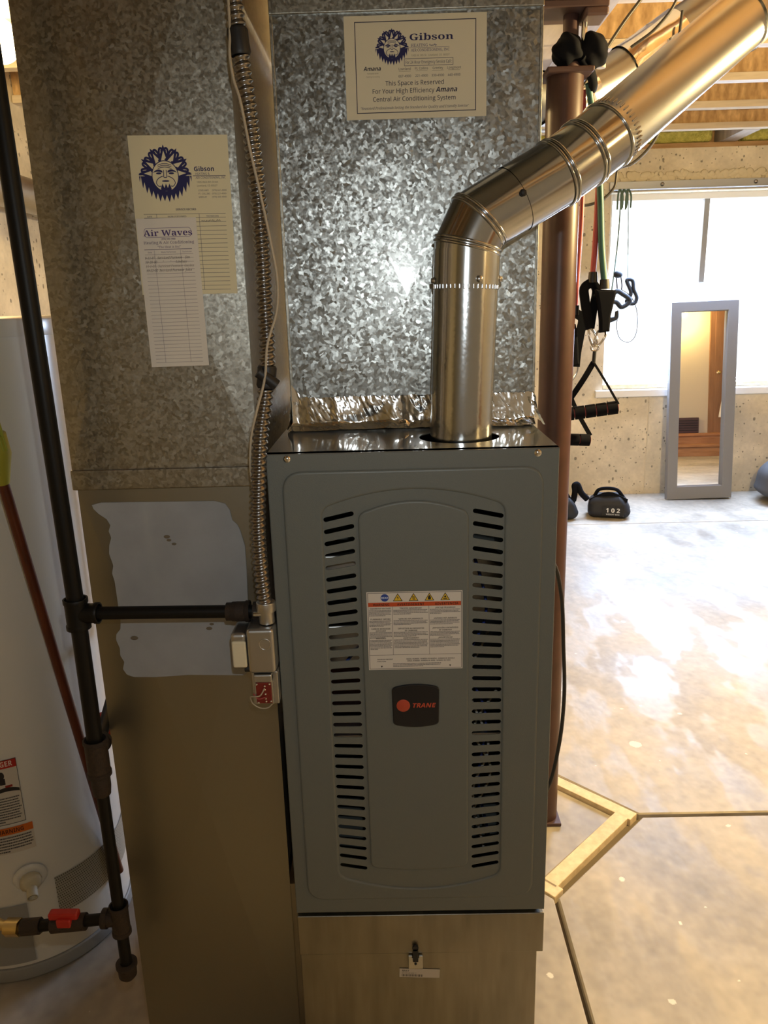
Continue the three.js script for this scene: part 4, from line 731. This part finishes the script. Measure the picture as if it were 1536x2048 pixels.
single('thermostat_wire', wire([[-0.228, 2.0, 0.012], [-0.229, 1.90, 0.010], [-0.231, 1.870, 0.013], [-0.2275, 1.839, 0.015], [-0.2215, 1.818, 0.016], [-0.212, 1.754, 0.016], [-0.201, 1.691, 0.014], [-0.193, 1.638, 0.010], [-0.187, 1.585, 0.008], [-0.190, 1.544, 0.010], [-0.206, 1.496, 0.015], [-0.211, 1.457, 0.017], [-0.215, 1.439, 0.018], [-0.227, 1.403, 0.019], [-0.238, 1.366, 0.016], [-0.244, 1.32, 0.012], [-0.246, 1.28, -0.005]], 0.0019, 160, 8), MAT.beigeWire, 'thin beige thermostat wire winding along the ribbed conduit', 'wire');

const jbox = thing('junction_box', 'galvanised junction box with side switch on the furnace side', 'junction box');
{
  put('housing', span(-0.2675, -0.2235, 0.984, 1.060, -0.05, 0.030, 0.006), MAT.zinc, jbox);
  put('knockout', at(new THREE.TorusGeometry(0.009, 0.0008, 6, 24), -0.2385, 1.035, 0.030), MAT.steel, jbox);
  put('switch_body', span(-0.294, -0.268, 0.990, 1.052, -0.03, 0.026, 0.007), MAT.zinc, jbox);
  put('switch_cover', span(-0.2915, -0.269, 0.995, 1.040, 0.024, 0.030, 0.003), MAT.cream, jbox);
  put('side_nut', rod([-0.277, 0.985, 0.01], [-0.268, 0.985, 0.01], 0.006, 0.006, 6), MAT.dark, jbox);
}
const fuse = thing('terminal_board', 'small dark red terminal board on a metal bracket under the junction box', 'terminal board');
{
  put('bracket', merge([span(-0.266, -0.2235, 0.924, 0.982, -0.02, 0.018, 0.002), span(-0.261, -0.231, 0.968, 0.982, 0.016, 0.030, 0.003), span(-0.261, -0.2575, 0.928, 0.982, 0.016, 0.026, 0.001), span(-0.2345, -0.231, 0.928, 0.982, 0.016, 0.026, 0.001)]), MAT.zinc, fuse);
  put('board', span(-0.2585, -0.2335, 0.930, 0.967, 0.022, 0.027, 0.001), std({ color: col(0.16, 0.012, 0.008), roughness: 0.4 }), fuse);
  for (const [x, y] of [[-0.244, 0.961], [-0.244, 0.955], [-0.2435, 0.947], [-0.2435, 0.939], [-0.243, 0.934], [-0.2565, 0.9645], [-0.2360, 0.9645], [-0.2555, 0.932], [-0.2355, 0.934]]) put('terminal', at(new THREE.SphereGeometry(0.0019, 8, 6), x, y, 0.0275), MAT.chrome, fuse);
  put('wire', wire([[-0.244, 0.958, 0.029], [-0.252, 0.946, 0.031], [-0.262, 0.943, 0.028], [-0.2695, 0.938, 0.020], [-0.268, 0.925, 0.016], [-0.256, 0.916, 0.016], [-0.244, 0.916, 0.016], [-0.234, 0.925, 0.018]], 0.0012, 80, 6), MAT.beigeWire, fuse);
  put('wire', wire([[-0.244, 0.942, 0.029], [-0.255, 0.940, 0.030], [-0.264, 0.946, 0.024]], 0.001, 30, 6), MAT.redRubber, fuse);
}

const gas = thing('gas_pipe', 'black iron gas pipe with tees running down beside the return duct', 'pipe');
{
  const x = -0.551, z = -0.02, iron = MAT.blackIron, cast = MAT.castIron;
  const fit = (y, r, h) => at(lathe([[r * 0.92, -h / 2], [r * 1.06, -h / 2], [r * 1.06, -h / 2 + 0.007], [r * 0.98, -h / 2 + 0.009], [r * 0.98, h / 2 - 0.009], [r * 1.06, h / 2 - 0.007], [r * 1.06, h / 2], [r * 0.92, h / 2]], 28), x, y, z);
  const bandX = (x0, x1, y, r) => aim(lathe([[r * 0.9, 0], [r * 1.08, 0], [r * 1.08, 0.006], [r, 0.008], [r, x1 - x0]], 24), [-1, 0, 0], [x1, y, z]);
  put('riser', rod([x - 0.018, 2.62, z], [x, 1.09, z], 0.0134, 0.0134, 28), iron, gas);
  put('tee', merge([fit(1.074, 0.0185, 0.052), bandX(x + 0.004, x + 0.036, 1.074, 0.0165)]), iron, gas);
  put('branch', rod([x + 0.02, 1.074, z], [-0.226, 1.071, z], 0.0107, 0.0107, 24), iron, gas);
  put('union', merge([bandX(-0.306, -0.290, 1.0715, 0.0150), bandX(-0.290, -0.268, 1.0715, 0.0165), bandX(-0.262, -0.226, 1.0715, 0.0155)]), cast, gas);
  put('riser', rod([x, 1.06, z], [x, 0.82, z], 0.0134, 0.0134, 28), iron, gas);
  put('tee', merge([fit(0.808, 0.0195, 0.070), aim(lathe([[0.016, 0], [0.018, 0.03], [0.021, 0.03], [0.021, 0.038], [0.014, 0.038]], 24), [-0.22, 0.06, -0.97], [x, 0.815, z])]), cast, gas);
  put('back_branch', merge([rod([x, 0.815, z], [x - 0.15, 0.815, z - 0.68], 0.0107), rod([x - 0.15, 0.80, z - 0.68], [x - 0.15, 2.62, z - 0.68], 0.0107)]), iron, gas);
  put('shutoff_handle', span(-0.612, -0.580, 0.752, 0.800, z - 0.172, z - 0.155, 0.006), MAT.redPaint, gas);
  put('shutoff_stem', rod([-0.588, 0.80, z - 0.163], [-0.588, 0.818, z - 0.165], 0.009), MAT.castIron, gas);
  put('reducer', at(lathe([[0.012, -0.022], [0.0145, -0.020], [0.0165, -0.004], [0.0165, 0.018], [0.012, 0.020]], 24), x, 0.755, z), cast, gas);
  put('drop', rod([x, 0.75, z], [x, 0.48, z], 0.0107, 0.0107, 24), iron, gas);
  put('tee', merge([fit(0.470, 0.0165, 0.062), aim(lathe([[0.014, 0], [0.0155, 0.018], [0.018, 0.018], [0.018, 0.028], [0.011, 0.028]], 24), [-1, 0, 0], [x - 0.004, 0.472, z])]), cast, gas);
  put('drip_leg', rod([x, 0.45, z], [x, 0.365, z], 0.0107), iron, gas);
  put('cap', at(lathe([[0.0, -0.020], [0.011, -0.019], [0.0165, -0.012], [0.0175, 0.008], [0.0195, 0.009], [0.0195, 0.016], [0.011, 0.016]], 28), x, 0.356, z), cast, gas);
  put('appliance_line', rod([x - 0.02, 0.472, z], [-0.70, 0.458, z], 0.0107), iron, gas);
  put('valve_body', merge([rod([-0.615, 0.466, z], [-0.678, 0.460, z], 0.0155), rod([-0.700, 0.458, z], [-0.735, 0.455, z], 0.015, 0.015, 8)]), cast, gas);
  put('appliance_line', wire([[-0.73, 0.455, z], [-0.78, 0.452, z - 0.01], [-0.87, 0.45, z - 0.08], [-0.95, 0.45, z - 0.18], [-0.985, 0.45, -0.262]], 0.0095, 40, 14), MAT.brass, gas);
  put('flare_nut', rod([-0.738, 0.455, z], [-0.765, 0.453, z - 0.003], 0.0165, 0.0165, 6), MAT.brass, gas);
  put('valve_handle', merge([span(-0.680, -0.625, 0.476, 0.490, z - 0.008, z + 0.010, 0.004), span(-0.664, -0.636, 0.464, 0.482, z + 0.004, z + 0.016, 0.004)]), MAT.redPaint, gas);
}

// ------------------------------------------------------------------ water heater
const HX = -1.01, HZ = -0.57, HR = 0.235;
const heater = thing('water_heater', 'white cylindrical gas water heater left of the ducts', 'water heater');
heater.position.set(HX, 0, HZ);
const onJacket = (a0, a1, y0, y1, r = HR + 0.0012) => { const g = new THREE.CylinderGeometry(r, r, y1 - y0, 24, 1, true, a0 * Math.PI / 180, (a1 - a0) * Math.PI / 180); return g.translate(0, (y0 + y1) / 2, 0); };
const inv = (g) => g;
{
  put('jacket', lathe([[HR - 0.01, 0.035], [HR, 0.038], [HR, 1.505], [HR - 0.004, 1.507]], 96), MAT.white, heater);
  put('base_pan', lathe([[0, 0], [HR + 0.002, 0], [HR + 0.006, 0.004], [HR + 0.006, 0.032], [HR + 0.001, 0.037], [0, 0.037]], 96), MAT.greyPanel, heater);
  put('top_cap', lathe([[HR - 0.003, 1.502], [HR + 0.003, 1.504], [HR + 0.003, 1.535], [HR - 0.004, 1.543], [0, 1.546]], 96), MAT.white, heater);
  put('draft_hood', lathe([[0.10, 1.546], [0.09, 1.60], [0.055, 1.64], [0.0525, 1.68]], 40), MAT.zinc, heater);
  put('vent', lathe([[0.051, 1.66], [0.051, 2.60]], 40), MAT.flue, heater);
  put('intake_screen', onJacket(39.5, 118, 0.146, 0.252, HR + 0.0015), std({ color: col(1, 1, 1), map: meshTex, roughness: 0.5, metalness: 0.3 }), heater);
  put('access_panel', onJacket(-22, 23.5, 0.05, 0.212, HR + 0.004), MAT.greyPanel, heater);
  put('danger_label', onJacket(10, 30.3, 0.428, 0.591), print(dangerTex, 0.5), heater);
  put('caution_label', onJacket(8, 33.2, 0.352, 0.420), print(cautionTex, 0.5), heater);
  const a = 27.5 * Math.PI / 180, d = [Math.sin(a), -0.12, Math.cos(a)], p = [Math.sin(a) * HR, 0.277, Math.cos(a) * HR];
  const dv = new THREE.Group(); dv.name = 'drain_valve'; heater.add(dv);
  put('escutcheon', aim(lathe([[0.037, 0], [0.035, 0.004], [0.028, 0.007], [0, 0.008]], 32), d, p), MAT.white, dv);
  put('knob', aim(lathe([[0.02, 0.006], [0.024, 0.010], [0.024, 0.022], [0.017, 0.026], [0.013, 0.030], [0, 0.030]], 12), d, p), MAT.cream, dv);
  put('spout', aim(lathe([[0.012, 0.028], [0.012, 0.052], [0.0085, 0.052], [0.0085, 0.040], [0, 0.040]], 20), [d[0], -0.45, d[2]], p), MAT.cream, dv);
  put('gas_control', span(-0.07, 0.05, 0.38, 0.50, HR - 0.01, HR + 0.075, 0.01), MAT.greyPanel, heater);
}
const broom = thing('broom', 'upside down broom with brown wooden handle leaning on the water heater', 'broom');
{
  const A = V(-0.7885, 1.270, -0.298), B = V(-0.764, 0.150, -0.528);
  const h = rod(A.toArray(), B.toArray(), 0.0108, 0.0108, 18); put('handle', metric(h), MAT.handleWood, broom);
  const up = A.clone().sub(B).normalize();
  put('ferrule', aim(lathe([[0.012, 0], [0.018, 0.02], [0.03, 0.06], [0.03, 0.10], [0, 0.10]], 20), up.toArray(), A.clone().addScaledVector(up, -0.04).toArray()), std({ color: col(0.40, 0.38, 0.04), roughness: 0.5 }), broom);
  const br = []; for (let k = 0; k < 90; k++) { const a = rnd() * 6.283, r = Math.sqrt(rnd()) * 0.03, p = A.clone().addScaledVector(up, 0.03).add(V(Math.cos(a) * r, 0, Math.sin(a) * r)); const q = A.clone().addScaledVector(up, 0.30).add(V(Math.cos(a) * r * 2.0 - 0.03, 0, Math.sin(a) * r * 1.2)); br.push(rod(p.toArray(), q.toArray(), 0.0022, 0.0016, 5)); }
  const b = put('bristles', merge(br), std({ color: col(0.36, 0.40, 0.05), roughness: 0.6 }), broom); b.userData.kind = 'stuff';
}
const tank = thing('softener_tank', 'dark tank with foil wrapped head standing behind the water heater', 'tank');
{
  tank.position.set(-0.985, 0, -1.32);
  put('foot', lathe([[0, 0], [0.13, 0], [0.135, 0.02], [0.135, 0.34], [0.125, 0.36], [0, 0.36]], 40), MAT.white, tank);
  put('vessel', lathe([[0.12, 0.355], [0.125, 0.38], [0.125, 0.90], [0.11, 0.94], [0.05, 0.955], [0, 0.955]], 40), MAT.dark, tank);
  put('clip', span(0.02, 0.115, 0.842, 0.875, 0.07, 0.135, 0.006), MAT.cream, tank);
  put('wrapped_head', crumple(40, 16, (u, v, R) => { const a = u * Math.PI * 2; return [[Math.cos(a) * 0.115, 0.94 + v * 0.075, Math.sin(a) * 0.115], [Math.cos(a), 0, Math.sin(a)]]; }, 41, 0.006), MAT.foil, tank);
}
// pale round duct on the far left wall
{
  const t = thing('wall_duct', 'pale round duct running along the far left wall', 'duct');
  put('pipe', at(new THREE.CylinderGeometry(0.085, 0.085, 2.6, 36).rotateX(Math.PI / 2), -1.87, 2.13, -3.0), MAT.zinc, t);
  for (const z of [-2.3, -3.2, -4.0]) put('hanger', new THREE.TorusGeometry(0.087, 0.004, 8, 40).translate(-1.87, 2.13, z), MAT.steel, t);
}

// ------------------------------------------------------------------ far end of the room
const mirror = thing('standing_mirror', 'tall grey framed mirror leaning on the wall under the window', 'mirror');
{
  const w = 0.50, h = 1.50, f = 0.078;
  const s = poly([[-w / 2, 0], [w / 2, 0], [w / 2, h], [-w / 2, h]]), hp = new THREE.Path(); hp.moveTo(-w / 2 + f, 0.10); hp.lineTo(w / 2 - f, 0.10); hp.lineTo(w / 2 - f, h - 0.075); hp.lineTo(-w / 2 + f, h - 0.075); hp.closePath(); s.holes.push(hp);
  put('frame', extrude(s, 0.05, 0.004, 2), MAT.mirrorFrame, mirror);
  put('glass', span(-w / 2 + f - 0.01, w / 2 - f + 0.01, 0.09, h - 0.065, 0.012, 0.018, 0), MAT.mirror, mirror);
  put('backing', span(-w / 2 + 0.01, w / 2 - 0.01, 0.01, h - 0.01, 0.0, 0.010, 0), MAT.dark, mirror);
  mirror.position.set(2.352, 0.004, -4.765); mirror.rotation.set(-0.075, -0.01, 0.018);
}
function weightBag(name, label, x, z, turn, sx, marked) {
  const t = thing(name, label, 'bag', 'weight bags on the floor'); t.position.set(x, 0, z); t.rotation.y = turn;
  const g = new RoundedBoxGeometry(0.30 * sx, 0.17, 0.22, 8, 0.055), p = g.attributes.position;
  for (let i = 0; i < p.count; i++) { const X = p.getX(i), Y = p.getY(i), Z = p.getZ(i); p.setXYZ(i, X * (1 - 0.25 * Math.max(0, Y) / 0.085) + 0.006 * Math.sin(Z * 40 + Y * 30), Y + 0.010 * Math.sin(X * 22 + 1) * (Y > 0 ? 1 : 0), Z * (1 - 0.2 * Math.max(0, Y) / 0.085)); }
  g.computeVertexNormals();
  put('body', at(g, 0, 0.085, 0), std({ color: col(0.013, 0.015, 0.022), roughness: 0.7 }), t);
  put('handle', wire([[-0.10 * sx, 0.15, 0.02], [-0.07 * sx, 0.20, 0.03], [0.05 * sx, 0.205, 0.03], [0.10 * sx, 0.15, 0.02]], 0.013, 30), MAT.webbing, t);
  put('strap', strapRibbon([[-0.13 * sx, 0.12, 0.06], [0, 0.178, 0.06], [0.13 * sx, 0.13, 0.06]], 0.03, 0.004), MAT.webbing, t);
  if (marked) { const m = put('print', sheet(0.15, 0.07, 0, 0, 0), print(bagTex, 0.7), t); m.position.set(0.035, 0.062, 0.1105); m.rotation.x = -0.03; }
  return t;
}
weightBag('weight_bag', 'dark weight bag with white print on the floor by the column', 1.535, -4.32, -0.30, 1.0, true);
{ const b = weightBag('weight_bag', 'dark unmarked weight bag with a raised strap on the floor by the column', 1.14, -4.28, 0.25, 0.95, false); put('loop', wire([[0.14, 0.12, 0.0], [0.15, 0.19, 0.0], [0.145, 0.235, 0.0], [0.165, 0.24, 0.0], [0.19, 0.18, 0.02], [0.235, 0.13, 0.03]], 0.022, 40), MAT.webbing, b); }
{
  const g = new THREE.SphereGeometry(1, 48, 32), p = g.attributes.position;
  for (let i = 0; i < p.count; i++) { const q = V().fromBufferAttribute(p, i), k = 1 + 0.03 * Math.sin(q.x * 7 + q.z * 4) + 0.02 * Math.sin(q.y * 9 + q.x * 3); p.setXYZ(i, q.x * 0.33 * k, (q.y < 0 ? q.y * 0.12 : q.y * 0.26) * k, q.z * 0.28 * k); }
  g.computeVertexNormals(); single('floor_cushion', at(g, 3.06, 0.124, -4.60), std({ color: col(0.065, 0.066, 0.072), roughness: 0.85 }), 'dark blue grey floor cushion beside the leaning mirror', 'cushion');
}
const cords = thing('pulley_exerciser', 'dark pulley handles and thin cords hanging in front of the window', 'exercise gear');
{
  const z = -4.84, green = std({ color: col(0.10, 0.17, 0.15), roughness: 0.7 }), navy = std({ color: col(0.007, 0.011, 0.02), roughness: 0.6 });
  for (const x of [1.655, 1.685, 1.715]) put('hook_loop', wire([[x - 0.018, 2.16, z], [x - 0.016, 2.26, z], [x, 2.30, z - 0.02], [x + 0.016, 2.26, z], [x + 0.018, 2.17, z]], 0.007, 30), green, cords);
  put('cord', wire([[1.66, 2.28, z], [1.655, 2.0, z], [1.640, 1.75, z], [1.622, 1.56, z]], 0.005, 40), green, cords);
  put('cord', wire([[1.71, 2.28, z], [1.725, 2.0, z], [1.735, 1.80, z], [1.742, 1.66, z]], 0.0035, 40), green, cords);
  put('knob', at(new THREE.SphereGeometry(0.035, 16, 12).scale(1, 0.8, 1), 1.668, 1.71, z), navy, cords);
  put('cord', wire([[1.655, 1.69, z], [1.665, 1.62, z], [1.672, 1.57, z]], 0.005, 20), navy, cords);
  put('cord', wire([[1.69, 1.69, z], [1.70, 1.62, z], [1.69, 1.56, z]], 0.005, 20), navy, cords);
  const tri = (pts, r) => wire([...pts], r, 60, 8, true);
  put('stirrup', tri([[1.735, 1.67, z], [1.775, 1.665, z], [1.79, 1.60, z], [1.815, 1.54, z], [1.80, 1.50, z], [1.74, 1.51, z], [1.77, 1.57, z]], 0.015), navy, cords);
  put('stirrup', tri([[1.62, 1.55, z + 0.02], [1.66, 1.59, z + 0.02], [1.70, 1.57, z + 0.02], [1.76, 1.52, z + 0.02], [1.70, 1.475, z + 0.02], [1.66, 1.51, z + 0.02], [1.62, 1.52, z + 0.02]], 0.018), navy, cords);
  put('stirrup', tri([[1.60, 1.53, z + 0.01], [1.595, 1.44, z + 0.01], [1.59, 1.375, z + 0.01], [1.65, 1.385, z + 0.01], [1.672, 1.40, z + 0.01], [1.668, 1.45, z + 0.01], [1.66, 1.40, z + 0.01], [1.605, 1.40, z + 0.01]], 0.013), navy, cords);
  put('cord_loop', wire([[1.70, 1.60, z], [1.76, 1.56, z], [1.81, 1.48, z], [1.832, 1.36, z], [1.815, 1.25, z], [1.77, 1.215, z], [1.71, 1.24, z], [1.678, 1.32, z], [1.682, 1.44, z]], 0.0032, 70), MAT.cable, cords);
}
for (const [x0, x1, label] of [[0.6, 2.36, 'long yellow green insulation batt between the main beam and the pale block'], [2.56, 3.16, 'yellow green insulation batt next to the pale block beyond the beam'], [3.2, 3.8, 'yellow green insulation batt farthest from the main beam']]) single('insulation_batt', metric(span(x0 + 0.01, x1 - 0.01, 2.625, 2.90, -5.105, -4.99, 0.03)), MAT.batt, label, 'insulation', 'insulation batts along the rim');
single('blocking', metric(span(2.40, 2.52, 2.622, 2.928, -5.1, -4.60, 0.002)), MAT.beamWood, 'pale wooden block between the insulation batts above the wall', 'blocking');

renderer.render(scene, camera);
